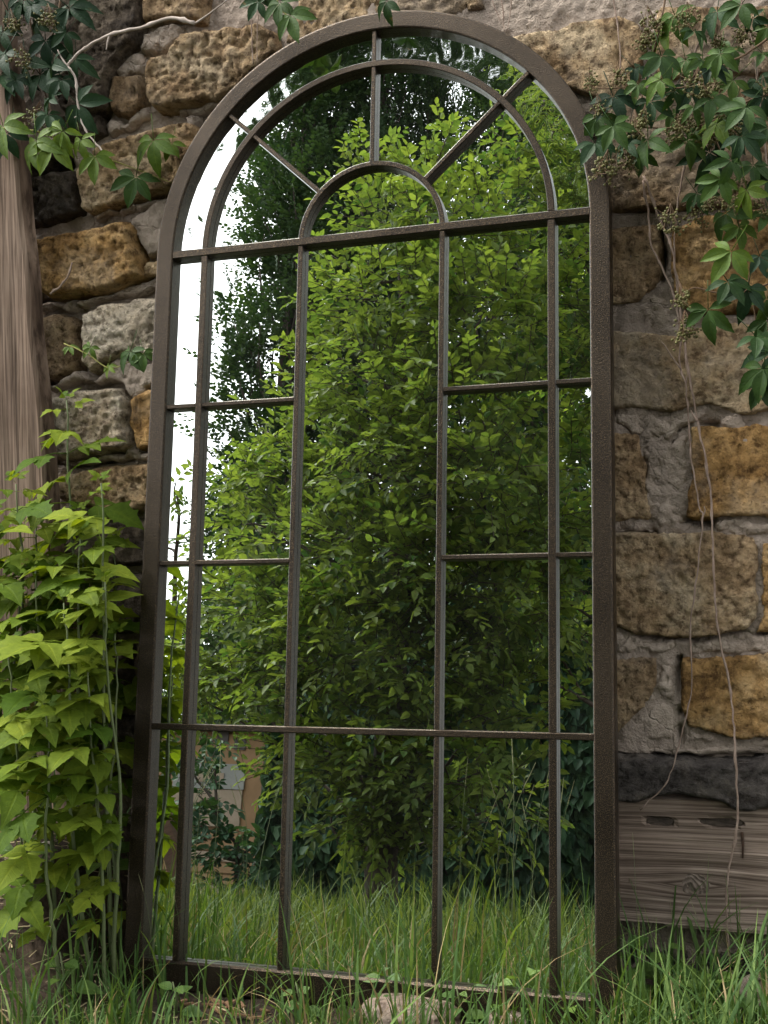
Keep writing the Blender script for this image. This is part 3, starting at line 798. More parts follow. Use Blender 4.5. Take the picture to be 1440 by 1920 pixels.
PATCHES = [
    (-0.004, [(-0.525, 1.829), (-0.439, 1.831), (-0.438, 1.811), (-0.443, 1.791), (-0.467, 1.775), (-0.513, 1.781), (-0.528, 1.803)]),
    (-0.002, [(-0.593, 1.756), (-0.536, 1.789), (-0.522, 1.781), (-0.518, 1.748), (-0.55, 1.746), (-0.572, 1.738)]),
    (-0.002, [(-0.614, 1.656), (-0.552, 1.647), (-0.525, 1.676), (-0.505, 1.675), (-0.503, 1.652), (-0.526, 1.637), (-0.578, 1.624), (-0.609, 1.625)]),
    (-0.004, [(-0.456, 1.658), (-0.417, 1.661), (-0.344, 1.664), (-0.311, 1.668), (-0.276, 1.68), (-0.266, 1.647), (-0.359, 1.644), (-0.418, 1.644), (-0.442, 1.645)]),
    (-0.01, [(-0.421, 1.642), (-0.389, 1.645), (-0.394, 1.602), (-0.414, 1.6)]),
    (-0.006, [(-0.552, 1.438), (-0.528, 1.461), (-0.481, 1.478), (-0.439, 1.486), (-0.442, 1.37), (-0.49, 1.366), (-0.523, 1.36), (-0.537, 1.398)]),
    (-0.002, [(-0.651, 1.462), (-0.594, 1.473), (-0.544, 1.48), (-0.483, 1.486), (-0.459, 1.476), (-0.545, 1.457), (-0.576, 1.456), (-0.644, 1.452)]),
    (-0.006, [(-0.687, 1.278), (-0.671, 1.292), (-0.596, 1.3), (-0.531, 1.322), (-0.449, 1.327), (-0.45, 1.29), (-0.504, 1.289), (-0.624, 1.283), (-0.672, 1.268)]),
    (-0.002, [(-0.777, 1.264), (-0.77, 1.293), (-0.693, 1.295), (-0.691, 1.264), (-0.734, 1.274)]),
    (-0.012, [(-0.754, 1.095), (-0.756, 1.115), (-0.692, 1.129), (-0.671, 1.145), (-0.651, 1.128), (-0.608, 1.152), (-0.581, 1.163), (-0.51, 1.147), (-0.45, 1.154), (-0.451, 1.104), (-0.518, 1.1), (-0.534, 1.084), (-0.555, 1.081), (-0.569, 1.089), (-0.582, 1.109), (-0.647, 1.108), (-0.685, 1.109)]),
    (-0.004, [(-0.744, 0.948), (-0.693, 0.957), (-0.578, 0.965), (-0.566, 1.019), (-0.555, 1.002), (-0.556, 0.97), (-0.471, 0.965), (-0.472, 0.945), (-0.587, 0.948), (-0.681, 0.939)]),
    (-0.0024, [(0.202, 1.764), (0.234, 1.809), (0.515, 1.763), (0.508, 1.706), (0.48, 1.693), (0.438, 1.711), (0.365, 1.711), (0.338, 1.701), (0.291, 1.703), (0.256, 1.702), (0.216, 1.717)]),
    (-0.0036, [(0.301, 1.699), (0.337, 1.695), (0.338, 1.681), (0.32, 1.674), (0.305, 1.683)]),
    (-0.0018, [(0.376, 1.6), (0.471, 1.553), (0.482, 1.605), (0.504, 1.573), (0.447, 1.546), (0.394, 1.534)]),
    (-0.0024, [(0.374, 1.184), (0.469, 1.193), (0.491, 1.215), (0.508, 1.233), (0.522, 1.2), (0.538, 1.169), (0.553, 1.148), (0.551, 1.126), (0.468, 1.139), (0.421, 1.144), (0.373, 1.145)]),
    (-0.0018, [(0.379, 1.356), (0.567, 1.344), (0.585, 1.338), (0.531, 1.316), (0.426, 1.328), (0.378, 1.331)]),
    (-0.0018, [(0.552, 1.162), (0.597, 1.156), (0.722, 1.155), (0.721, 1.137), (0.686, 1.14), (0.579, 1.139), (0.561, 1.143)]),
    (-0.0072, [(0.417, 0.998), (0.46, 0.995), (0.512, 0.985), (0.575, 0.994), (0.597, 0.983), (0.556, 0.969), (0.526, 0.947), (0.52, 0.933), (0.472, 0.94), (0.43, 0.964), (0.416, 0.967)]),
    (-0.006, [(0.467, 0.936), (0.519, 0.928), (0.529, 0.942), (0.548, 0.958), (0.552, 0.903), (0.548, 0.866), (0.535, 0.82), (0.53, 0.787), (0.508, 0.78), (0.48, 0.793), (0.47, 0.841), (0.467, 0.888)]),
    (-0.0144, [(0.597, 0.973), (0.621, 0.978), (0.646, 0.967), (0.661, 0.94), (0.664, 0.916), (0.655, 0.902), (0.641, 0.908), (0.631, 0.935), (0.596, 0.946)]),
    (-0.0072, [(0.585, 0.793), (0.633, 0.798), (0.711, 0.791), (0.71, 0.766), (0.661, 0.766), (0.632, 0.759), (0.606, 0.769), (0.584, 0.777)]),
    (-0.0024, [(0.362, 0.793), (0.476, 0.791), (0.477, 0.778), (0.41, 0.776), (0.362, 0.777)]),
    (-0.006, [(0.357, 0.612), (0.414, 0.606), (0.452, 0.589), (0.521, 0.588), (0.518, 0.568), (0.479, 0.557), (0.408, 0.555), (0.356, 0.556)]),
    (-0.0048, [(0.525, 0.588), (0.639, 0.599), (0.704, 0.594), (0.704, 0.572), (0.637, 0.561), (0.579, 0.555), (0.534, 0.555)]),
    (-0.0096, [(0.481, 0.551), (0.514, 0.55), (0.515, 0.466), (0.486, 0.48), (0.472, 0.493), (0.481, 0.52)]),
    (-0.0048, [(0.452, 0.456), (0.478, 0.485), (0.512, 0.461), (0.514, 0.403), (0.445, 0.394), (0.413, 0.403), (0.43, 0.431)]),
    (-0.0072, [(0.523, 0.438), (0.573, 0.422), (0.594, 0.408), (0.574, 0.398), (0.52, 0.4)]),
    (-0.006, [(0.38, 0.406), (0.446, 0.394), (0.529, 0.398), (0.628, 0.41), (0.699, 0.417), (0.698, 0.39), (0.537, 0.38), (0.379, 0.383)]),
    (-0.0072, [(0.612, 0.752), (0.649, 0.742), (0.646, 0.65), (0.626, 0.622), (0.612, 0.678)])]
for i, (front, poly) in enumerate(PATCHES):
    relief('mortar_patch', poly, YW + front, YW + 0.02, 0.009, M['mortar_pale'], wall, 300 + i, amp=0.85, jit=0.011)
# blocks beyond the picture's edges and behind the mirror
for i, (x0, x1, z0, z1, tone) in enumerate([
    (-2.09, -1.83, -0.02, 0.16, 'dark'),
    (-1.83, -1.56, -0.02, 0.16, 'dark'),
    (-1.56, -1.35, -0.02, 0.16, 'tan'),
    (-1.35, -1.0, -0.02, 0.16, 'tan'),
    (-0.52, -0.16, -0.02, 0.16, 'tan'),
    (-0.16, 0.12, -0.02, 0.16, 'dark'),
    (0.93, 1.23, -0.02, 0.16, 'dark'),
    (1.23, 1.49, -0.02, 0.16, 'tan'),
    (1.49, 1.8, -0.02, 0.16, 'tan'),
    (1.8, 2.02, -0.02, 0.16, 'dark'),
    (2.02, 2.23, -0.02, 0.16, 'tan'),
    (-2.15, -1.85, 0.16, 0.38, 'tan'),
    (-1.85, -1.54, 0.16, 0.38, 'tan'),
    (-1.54, -1.27, 0.16, 0.38, 'dark'),
    (-1.27, -1.0, 0.16, 0.38, 'brown'),
    (-0.45, -0.22, 0.16, 0.38, 'brown'),
    (-0.22, 0.02, 0.16, 0.38, 'orange'),
    (0.02, 0.29, 0.16, 0.38, 'orange'),
    (0.89, 1.22, 0.16, 0.38, 'dark'),
    (1.22, 1.48, 0.16, 0.38, 'dark'),
    (1.48, 1.75, 0.16, 0.38, 'brown'),
    (1.75, 2.09, 0.16, 0.38, 'orange'),
    (2.09, 2.44, 0.16, 0.38, 'tan'),
    (-2.0, -1.69, 0.38, 0.61, 'brown'),
    (-1.69, -1.38, 0.38, 0.61, 'pale'),
    (-1.38, -1.03, 0.38, 0.61, 'dark'),
    (-0.42, -0.19, 0.38, 0.61, 'dark'),
    (-0.19, 0.05, 0.38, 0.61, 'tan'),
    (0.05, 0.26, 0.38, 0.61, 'orange'),
    (0.84, 1.16, 0.38, 0.61, 'tan'),
    (1.16, 1.51, 0.38, 0.61, 'tan'),
    (1.51, 1.75, 0.38, 0.61, 'tan'),
    (1.75, 2.09, 0.38, 0.61, 'tan'),
    (2.09, 2.39, 0.38, 0.61, 'tan'),
    (-2.08, -1.79, 0.61, 0.8, 'pale'),
    (-1.79, -1.51, 0.61, 0.8, 'tan'),
    (-1.51, -1.26, 0.61, 0.8, 'tan'),
    (-1.26, -1.05, 0.61, 0.8, 'dark'),
    (-0.35, -0.05, 0.61, 0.8, 'brown'),
    (-0.05, 0.26, 0.61, 0.8, 'pale'),
    (0.87, 1.21, 0.61, 0.8, 'tan'),
    (1.21, 1.47, 0.61, 0.8, 'dark'),
    (1.47, 1.73, 0.61, 0.8, 'dark'),
    (1.73, 2.04, 0.61, 0.8, 'tan'),
    (2.04, 2.34, 0.61, 0.8, 'dark'),
    (-2.07, -1.76, 0.8, 0.98, 'pale'),
    (-1.76, -1.49, 0.8, 0.98, 'pale'),
    (-1.49, -1.21, 0.8, 0.98, 'dark'),
    (-0.27, -0.02, 0.8, 0.98, 'tan'),
    (-0.02, 0.28, 0.8, 0.98, 'orange'),
    (0.8, 1.06, 0.8, 0.98, 'pale'),
    (1.06, 1.37, 0.8, 0.98, 'pale'),
    (1.37, 1.66, 0.8, 0.98, 'pale'),
    (1.66, 1.98, 0.8, 0.98, 'tan'),
    (1.98, 2.28, 0.8, 0.98, 'orange'),
    (-2.13, -1.83, 0.98, 1.16, 'pale'),
    (-1.83, -1.53, 0.98, 1.16, 'pale'),
    (-1.53, -1.3, 0.98, 1.16, 'brown'),
    (-1.3, -1.05, 0.98, 1.16, 'pale'),
    (-0.48, -0.15, 0.98, 1.16, 'tan'),
    (-0.15, 0.17, 0.98, 1.16, 'tan'),
    (0.84, 1.06, 0.98, 1.16, 'dark'),
    (1.06, 1.3, 0.98, 1.16, 'pale'),
    (1.3, 1.53, 0.98, 1.16, 'brown'),
    (1.53, 1.84, 0.98, 1.16, 'orange'),
    (1.84, 2.15, 0.98, 1.16, 'tan'),
    (2.15, 2.45, 0.98, 1.16, 'pale'),
    (-2.16, -1.83, 1.16, 1.37, 'brown'),
    (-1.83, -1.61, 1.16, 1.37, 'orange'),
    (-1.61, -1.31, 1.16, 1.37, 'dark'),
    (-1.31, -1.04, 1.16, 1.37, 'brown'),
    (-0.15, 0.1, 1.16, 1.37, 'dark'),
    (0.1, 0.33, 1.16, 1.37, 'pale'),
    (0.91, 1.13, 1.16, 1.37, 'dark'),
    (1.13, 1.38, 1.16, 1.37, 'brown'),
    (1.38, 1.65, 1.16, 1.37, 'dark'),
    (1.65, 1.98, 1.16, 1.37, 'pale'),
    (1.98, 2.25, 1.16, 1.37, 'orange'),
    (-2.12, -1.85, 1.37, 1.56, 'tan'),
    (-1.85, -1.63, 1.37, 1.56, 'tan'),
    (-1.63, -1.35, 1.37, 1.56, 'dark'),
    (-1.35, -0.99, 1.37, 1.56, 'tan'),
    (-0.34, -0.03, 1.37, 1.56, 'tan'),
    (-0.03, 0.29, 1.37, 1.56, 'orange'),
    (0.96, 1.25, 1.37, 1.56, 'brown'),
    (1.25, 1.59, 1.37, 1.56, 'dark'),
    (1.59, 1.94, 1.37, 1.56, 'tan'),
    (1.94, 2.27, 1.37, 1.56, 'tan'),
    (-2.04, -1.76, 1.56, 1.73, 'brown'),
    (-1.76, -1.41, 1.56, 1.73, 'tan'),
    (-1.41, -1.12, 1.56, 1.73, 'tan'),
    (-0.11, 0.1, 1.56, 1.73, 'dark'),
    (1.01, 1.27, 1.56, 1.73, 'pale'),
    (1.27, 1.62, 1.56, 1.73, 'dark'),
    (1.62, 1.9, 1.56, 1.73, 'tan'),
    (1.9, 2.15, 1.56, 1.73, 'brown'),
    (2.15, 2.37, 1.56, 1.73, 'tan'),
    (-2.04, -1.69, 1.73, 1.91, 'brown'),
    (-1.69, -1.36, 1.73, 1.91, 'tan'),
    (-1.36, -1.08, 1.73, 1.91, 'dark'),
    (0.78, 1.1, 1.73, 1.91, 'tan'),
    (1.1, 1.44, 1.73, 1.91, 'brown'),
    (1.44, 1.64, 1.73, 1.91, 'tan'),
    (1.64, 1.86, 1.73, 1.91, 'tan'),
    (1.86, 2.19, 1.73, 1.91, 'tan'),
    (2.19, 2.47, 1.73, 1.91, 'tan'),
    (-2.14, -1.88, 1.91, 2.1, 'orange'),
    (-1.88, -1.62, 1.91, 2.1, 'pale'),
    (-1.62, -1.36, 1.91, 2.1, 'brown'),
    (-1.36, -1.0, 1.91, 2.1, 'tan'),
    (-0.18, 0.08, 1.91, 2.1, 'tan'),
    (0.08, 0.37, 1.91, 2.1, 'tan'),
    (0.37, 0.63, 1.91, 2.1, 'dark'),
    (0.63, 0.94, 1.91, 2.1, 'dark'),
    (0.94, 1.2, 1.91, 2.1, 'tan'),
    (1.2, 1.5, 1.91, 2.1, 'tan'),
    (1.5, 1.7, 1.91, 2.1, 'orange'),
    (1.7, 1.98, 1.91, 2.1, 'orange'),
    (1.98, 2.23, 1.91, 2.1, 'orange'),
    (-2.2, -1.96, 2.1, 2.3, 'pale'),
    (-1.96, -1.65, 2.1, 2.3, 'tan'),
    (-1.65, -1.32, 2.1, 2.3, 'brown'),
    (-1.32, -1.05, 2.1, 2.3, 'tan'),
    (-1.05, -0.7, 2.1, 2.3, 'pale'),
    (-0.7, -0.35, 2.1, 2.3, 'dark'),
    (-0.35, -0.02, 2.1, 2.3, 'pale'),
    (-0.02, 0.2, 2.1, 2.3, 'orange'),
    (0.2, 0.42, 2.1, 2.3, 'orange'),
    (0.42, 0.72, 2.1, 2.3, 'dark'),
    (0.72, 1.05, 2.1, 2.3, 'orange'),
    (1.05, 1.27, 2.1, 2.3, 'pale'),
    (1.27, 1.56, 2.1, 2.3, 'tan'),
    (1.56, 1.89, 2.1, 2.3, 'orange'),
    (1.89, 2.09, 2.1, 2.3, 'brown'),
    (2.09, 2.33, 2.1, 2.3, 'tan'),
    (-2.18, -1.97, 2.3, 2.47, 'tan'),
    (-1.97, -1.74, 2.3, 2.47, 'tan'),
    (-1.74, -1.48, 2.3, 2.47, 'tan'),
    (-1.48, -1.28, 2.3, 2.47, 'tan'),
    (-1.28, -0.97, 2.3, 2.47, 'orange'),
    (-0.97, -0.62, 2.3, 2.47, 'dark'),
    (-0.62, -0.37, 2.3, 2.47, 'tan'),
    (-0.37, -0.16, 2.3, 2.47, 'dark'),
    (-0.16, 0.12, 2.3, 2.47, 'orange'),
    (0.12, 0.36, 2.3, 2.47, 'dark'),
    (0.36, 0.68, 2.3, 2.47, 'dark'),
    (0.68, 0.89, 2.3, 2.47, 'pale'),
    (0.89, 1.22, 2.3, 2.47, 'brown'),
    (1.22, 1.56, 2.3, 2.47, 'brown'),
    (1.56, 1.92, 2.3, 2.47, 'orange'),
    (1.92, 2.16, 2.3, 2.47, 'dark'),
    (2.16, 2.47, 2.3, 2.47, 'tan'),
    (-2.08, -1.73, 2.47, 2.66, 'dark'),
    (-1.73, -1.46, 2.47, 2.66, 'tan'),
    (-1.46, -1.2, 2.47, 2.66, 'brown'),
    (-1.2, -0.85, 2.47, 2.66, 'tan'),
    (-0.85, -0.51, 2.47, 2.66, 'brown'),
    (-0.51, -0.25, 2.47, 2.66, 'dark'),
    (-0.25, 0.08, 2.47, 2.66, 'orange'),
    (0.08, 0.42, 2.47, 2.66, 'orange'),
    (0.42, 0.7, 2.47, 2.66, 'orange'),
    (0.7, 0.96, 2.47, 2.66, 'brown'),
    (0.96, 1.19, 2.47, 2.66, 'tan'),
    (1.19, 1.51, 2.47, 2.66, 'orange'),
    (1.51, 1.79, 2.47, 2.66, 'tan'),
    (1.79, 2.09, 2.47, 2.66, 'brown'),
    (2.09, 2.31, 2.47, 2.66, 'brown'),
    (-2.1, -1.75, 2.66, 2.83, 'orange'),
    (-1.75, -1.46, 2.66, 2.83, 'pale'),
    (-1.46, -1.15, 2.66, 2.83, 'tan'),
    (-1.15, -0.86, 2.66, 2.83, 'dark'),
    (-0.86, -0.57, 2.66, 2.83, 'pale'),
    (-0.57, -0.22, 2.66, 2.83, 'pale'),
    (-0.22, -0.02, 2.66, 2.83, 'tan'),
    (-0.02, 0.31, 2.66, 2.83, 'brown'),
    (0.31, 0.54, 2.66, 2.83, 'pale'),
    (0.54, 0.78, 2.66, 2.83, 'tan'),
    (0.78, 1.1, 2.66, 2.83, 'brown'),
    (1.1, 1.37, 2.66, 2.83, 'orange'),
    (1.37, 1.64, 2.66, 2.83, 'dark'),
    (1.64, 1.88, 2.66, 2.83, 'dark'),
    (1.88, 2.21, 2.66, 2.83, 'orange'),
    (-2.1, -1.79, 2.83, 3.04, 'tan'),
    (-1.79, -1.46, 2.83, 3.04, 'tan'),
    (-1.46, -1.19, 2.83, 3.04, 'brown'),
    (-1.19, -0.85, 2.83, 3.04, 'orange'),
    (-0.85, -0.53, 2.83, 3.04, 'orange'),
    (-0.53, -0.32, 2.83, 3.04, 'brown'),
    (-0.32, 0.02, 2.83, 3.04, 'brown'),
    (0.02, 0.36, 2.83, 3.04, 'pale'),
    (0.36, 0.58, 2.83, 3.04, 'dark'),
    (0.58, 0.89, 2.83, 3.04, 'tan'),
    (0.89, 1.24, 2.83, 3.04, 'pale'),
    (1.24, 1.47, 2.83, 3.04, 'tan'),
    (1.47, 1.72, 2.83, 3.04, 'tan'),
    (1.72, 1.93, 2.83, 3.04, 'tan'),
    (1.93, 2.15, 2.83, 3.04, 'pale'),
    (2.15, 2.48, 2.83, 3.04, 'pale')]):
    q = 0.006
    relief('stone', [(x0 + q, z0 + q), (x1 - q, z0 + q * 0.6), (x1 - q * 0.7, z1 - q), (x0 + q * 0.8, z1 - q * 0.7)], YW - 0.004, YW + 0.04, 0.02, M[tone], wall, 500 + i, step=0.02, jit=0.006)
relief('stone_lintel', [(0.357, 0.385), (0.409, 0.388), (0.541, 0.383), (0.766, 0.394), (0.763, 0.3), (0.626, 0.288), (0.538, 0.308), (0.498, 0.312), (0.438, 0.295), (0.355, 0.302)], YW - 0.046, YW + 0.03, 0.014, M['slate'], wall, 401, amp=0.7, jit=0.005)
relief('foundation_block', [(0.341, 0.056), (0.398, 0.057), (0.518, 0.051), (0.739, 0.061), (0.733, -0.129), (0.334, -0.171)], YW - 0.004, YW + 0.05, 0.02, M['slate'], wall, 402, amp=0.8, jit=0.006)

# ------------------------------------------------------------------ weathered plank at the foot of the wall
PK = np.array([(0.334, 0.312), (0.538, 0.318), (0.73, 0.322), (0.723, 0.082), (0.651, 0.083), (0.548, 0.084), (0.327, 0.087)])
pc = PK.mean(0)
plank = thing('wooden_plank', 'weathered grey plank with a knot set in the wall foot right of the mirror', 'plank', (pc[0], YW - 0.014, pc[1]))
def plank_board():
    poly = PK.copy()
    out = rough_outline(poly, 0.012, 0.0012, 9)
    lo, hi = out.min(0), out.max(0)
    G = np.stack(np.meshgrid(np.arange(lo[0], hi[0], 0.008), np.arange(lo[1], hi[1], 0.006), indexing='ij'), -1).reshape(-1, 2)
    G = G[inside_poly(G, out)]
    G = G[dist_poly(G, out) > 0.004]
    P = np.vstack([out, G]); n = len(out)
    vo, _, fo, *_ = delaunay_2d_cdt([Vector(p) for p in P], [(i, (i + 1) % n) for i in range(n)], [], 1, 1e-6)
    V = np.array([tuple(a) for a in vo])
    d = dist_poly(V, out)
    p3 = np.stack([V[:, 0] * 3, V[:, 1] * 90, 0 * V[:, 0]], 1)
    y = -0.018 + 0.03 * (1 - np.clip(d / 0.006, 0, 1)) ** 2 + 0.0022 * fbm(p3, 3, 4)
    for hx, hz, hw, hh in [(0.479, 0.271, 0.024, 0.007), (0.584, 0.274, 0.036, 0.006)]:
        wob = 0.35 * fbm(np.stack([V[:, 0] * 45, V[:, 1] * 45, 0 * V[:, 0]], 1), 2, 6)
        k = (np.abs(V[:, 0] - hx) / hw) ** 4 + (np.abs(V[:, 1] - hz) / hh) ** 4
        y = y + 0.020 * np.clip(1.3 - k + wob, 0, 1)
    co = np.stack([V[:, 0] - pc[0], y, V[:, 1] - pc[1]], 1)
    f = np.array([list(q)[:3] for q in fo if len(q) == 3])
    nrm = np.cross(co[f[:, 1]] - co[f[:, 0]], co[f[:, 2]] - co[f[:, 0]])
    f[nrm[:, 1] > 0] = f[nrm[:, 1] > 0][:, ::-1]
    # closed back and edges
    nb = len(co)
    back = np.stack([out[:, 0] - pc[0], np.full(n, 0.022), out[:, 1] - pc[1]], 1)
    rim = np.array([int(np.argmin(np.linalg.norm(V - o, axis=1))) for o in out])
    F = [tuple(t) for t in f] + [(int(rim[i]), nb + i, nb + (i + 1) % n, int(rim[(i + 1) % n])) for i in range(n)] + [tuple(nb + i for i in range(n))[::-1]]
    return mesh('board', np.vstack([co, back]), F, M['plank'], False)
obj('board', plank_board(), plank)
for hx, hz, hw, hh in [(0.479, 0.271, 0.024, 0.007), (0.584, 0.274, 0.036, 0.006)]:
    th = np.linspace(0, 2 * np.pi, 26, endpoint=False)
    rr = 1.0 + 0.22 * np.array([vnoise(np.array([[math.cos(t) * 1.7 + hx * 9, math.sin(t) * 1.7, 0.5]]), 5)[0] for t in th])
    v = [(0, 0.004, 0)] + [(hw * 1.0 * r * np.sign(math.cos(t)) * abs(math.cos(t)) ** 0.7, 0.0 + 0.003 * R.random(), hh * 1.0 * r * np.sign(math.sin(t)) * abs(math.sin(t)) ** 0.7) for t, r in zip(th, rr)]
    f = [(0, 1 + (i + 1) % 26, 1 + i) for i in range(26)]
    obj('rot_hole_shade', mesh('rot_hole_shade', v, f, M['rot'], True), plank, (hx - pc[0], -0.0165, hz - pc[1]))  # dark disc: decayed wood with the hole's shade put into its colour
kx, kz = (0.536, 0.164)
th = np.linspace(0, 2 * np.pi, 32, endpoint=False)
v = [(0, -0.0045, 0)]; f = []
for ri, (rad, yy) in enumerate([(0.25, -0.0055), (0.45, -0.003), (0.62, -0.0045), (0.82, -0.0015), (1.0, 0.003)]):
    for t in th:
        w_ = 1 + 0.10 * math.sin(3 * t + ri) + 0.05 * math.sin(7 * t)
        v.append((0.033 * rad * w_ * math.cos(t), yy * .5, 0.027 * rad * w_ * math.sin(t)))
for i in range(32):
    f.append((0, 1 + (i + 1) % 32, 1 + i))
for ri in range(4):
    for i in range(32):
        a = 1 + ri * 32
        f.append((a + i, a + (i + 1) % 32, a + 32 + (i + 1) % 32, a + 32 + i))
obj('knot', mesh('knot', v, f, M['knot'], True), plank, (kx - pc[0], -0.0165, kz - pc[1]))
nx, nz0, nz1 = (0.617, 0.216, 0.26)
v, f = tubes([([(nx - pc[0], -0.021, nz0 - pc[1]), (nx - pc[0] + 0.001, -0.022, (nz0 + nz1) / 2 - pc[1]), (nx - pc[0], -0.021, nz1 - pc[1])], [0.0016, 0.0024, 0.0028])], 6)
obj('nail', mesh('nail', v, f, M['rust']), plank)

# ------------------------------------------------------------------ old door post at the left
PO = np.array([(-0.787, 2.0), (-0.628, 0.0)])          # right edge (x, z) from top to bottom, front at y = 0.20
post = thing('wooden_post', 'weathered brown timber post standing at the far left before the wall', 'post', (float(PO[-1, 0]) - 0.1, 0.2, 0.0))
o0 = np.array([PO[-1, 0] - 0.1, 0.2, 0.0])
def post_mesh():
    rows = 90
    zz = np.linspace(2.45, -0.12, rows)
    xr = np.interp(-zz, -PO[:, 1], PO[:, 0])
    top = PO[0] + (PO[0] - PO[-1]) / (PO[0, 1] - PO[-1, 1]) * (2.45 - PO[0, 1])
    sl = (PO[0, 0] - PO[-1, 0]) / (PO[0, 1] - PO[-1, 1])
    xr = PO[0, 0] + sl * (zz - PO[0, 1])
    prof = [(-0.22, 0.045), (-0.22, 0.004), (-0.214, 0.0)] + [(-0.214 + 0.205 * i / 12, 0.0) for i in range(1, 12)] + [(-0.008, 0.0), (0.0, 0.006), (0.0, 0.045)]
    V = []
    for z, x in zip(zz, xr):
        for px, py in prof:
            nn = 0.004 * vnoise(np.array([[px * 60, z * 2.2, 1.0]]), 3)[0] + 0.002 * vnoise(np.array([[px * 160, z * 5, 2.0]]), 4)[0] if py < 0.01 else 0
            ex = 0.004 * vnoise(np.array([[1.0, z * 9, px]]), 8)[0] if px > -0.01 else 0
            V.append((x + px - o0[0] + ex, py + nn, z))
    k = len(prof)
    F = [(i * k + j, i * k + j + 1, (i + 1) * k + j + 1, (i + 1) * k + j) for i in range(rows - 1) for j in range(k - 1)]
    F += [(i * k + k - 1, i * k, (i + 1) * k, (i + 1) * k + k - 1) for i in range(rows - 1)]
    F += [tuple(range(k))[::-1], tuple((rows - 1) * k + j for j in range(k))]
    return mesh('timber', V, F, M['post'])
obj('timber', post_mesh(), post)

# ------------------------------------------------------------------ the mirror
ALPHA = math.radians(8.0)
YB = 1.346
mirror = thing('garden_mirror', 'tall arched window mirror in a dark brown metal frame leaning on the stone wall', 'mirror', (0, 0, 0))
mirror.rotation_euler = (-ALPHA, 0, 0)
# local axes: x along, z up the pane from the frame's foot, y into the mirror
A1, A2, A3 = 0.1365, 0.3335, 0.400
Y2, Y3, Y4, YIN = -0.2992, -0.5957, -0.8933, -1.2962
def loc3(x, yp, zin):
    return (x, zin, yp + YB)

def sweep(name, path, prof, m, closed_ends=True, nrm=None):
    """path: (x, yp) points; prof: (offset along the left normal, zin)"""
    p = np.asarray(path, float)
    t = np.gradient(p, axis=0)
    if nrm is None:
        t /= np.linalg.norm(t, axis=1)[:, None]
        nrm = np.stack([-t[:, 1], t[:, 0]], 1)
    k = len(prof)
    V = []
    for q, nn in zip(p, nrm):
        for o, z in prof:
            r = q + nn * o
            V.append(loc3(r[0], r[1], z))
    F = []
    for i in range(len(p) - 1):
        for j in range(k):
            j2 = (j + 1) % k
            F.append((i * k + j, i * k + j2, (i + 1) * k + j2, (i + 1) * k + j))
    F.append(tuple(range(k))[::-1]); F.append(tuple((len(p) - 1) * k + j for j in range(k)))
    me = mesh(name, V, F, m)
    import bmesh
    bm = bmesh.new(); bm.from_mesh(me)
    bmesh.ops.recalc_face_normals(bm, faces=bm.faces)
    bm.to_mesh(me); bm.free()
    return obj(name, me, mirror)

arc = lambda r, a0, a1, n: [(r * math.cos(a), r * math.sin(a)) for a in np.linspace(a0, a1, n)]
path = [(-0.4175, -YB)] + [(-0.4175, y) for y in np.linspace(-1.3, -0.02, 12)] + arc(0.4175, math.pi, 0, 73) + [(0.4175, y) for y in np.linspace(-0.02, -1.3, 12)] + [(0.4175, -YB)]
nr = [(-1.0, 0.0)] * 13 + [(math.cos(a), math.sin(a)) for a in np.linspace(math.pi, 0, 73)] + [(1.0, 0.0)] * 13
fprof = [(-0.0175, 0.0338), (-0.0175, 0.0034), (-0.0165, 0.001), (-0.0143, 0.0), (0.0133, 0.0), (0.0165, 0.0012), (0.0175, 0.0045), (0.0175, 0.0338)]
sweep('frame', path, fprof, M['metal'], nrm=np.array(nr))

def bar(path, wd, zf, zb, name='glazing_bar', nrm=None):
    h = wd / 2
    e = min(0.0014, h * 0.4)
    prof = [(-h, zb), (-h, zf + e), (-h + e, zf), (h - e, zf), (h, zf + e), (h, zb)]
    return sweep(name, path, prof, M['metal'], nrm=nrm)

# foot rail: butts against the jambs
V, F = [], []
rp = [(YIN - 0.0, 0.0175), (YIN - 0.0, 0.004), (YIN - 0.004, 0.0), (-YB + 0.003, 0.0), (-YB, 0.003), (-YB, 0.0335), (YIN - 0.012, 0.0335), (YIN - 0.012, 0.0175)]
for x in (-0.3998, 0.3998):
    V += [loc3(x, y, z) for y, z in rp]
k = len(rp)
F = [(j, (j + 1) % k, k + (j + 1) % k, k + j) for j in range(k)] + [tuple(range(k))[::-1], tuple(range(k, 2 * k))]
obj('foot_rail', mesh('foot_rail', V, F, M['metal']), mirror)

# wide bars then narrow ones; each pair of crossing bars sits at its own depth
bar([(-0.3998, 0), (0, 0), (0.3998, 0)], 0.0150, 0.0008, 0.0181)
bar([(-0.3998, Y4), (0, Y4), (0.3998, Y4)], 0.0112, 0.0012, 0.0182)
for x, wd, zf in ((-A2, 0.0132, 0.0020), (A2, 0.0132, 0.0020), (-A1, 0.0096, 0.0026), (A1, 0.0096, 0.0026)):
    bar([(x, YIN + 0.0002), (x, -0.6), (x, -0.0084)], wd, zf, 0.0183)
for yy in (Y2, Y3):
    for xa, xb in ((-0.3998, -A2 - 0.0072), (-A2 + 0.0072, -A1 - 0.0052), (A1 + 0.0052, A2 - 0.0072), (A2 + 0.0072, 0.3998)):
        bar([(xa, yy), ((xa + xb) / 2, yy), (xb, yy)], 0.0086, 0.0034, 0.0184)
bar(arc(A2, math.pi - 0.026, 0.026, 61), 0.0124, 0.0022, 0.0183)
bar(arc(A1, math.pi - 0.062, 0.062, 37), 0.0100, 0.0028, 0.0184)
SP = [math.radians(a) for a in (137.0, 90.0, 43.0)]
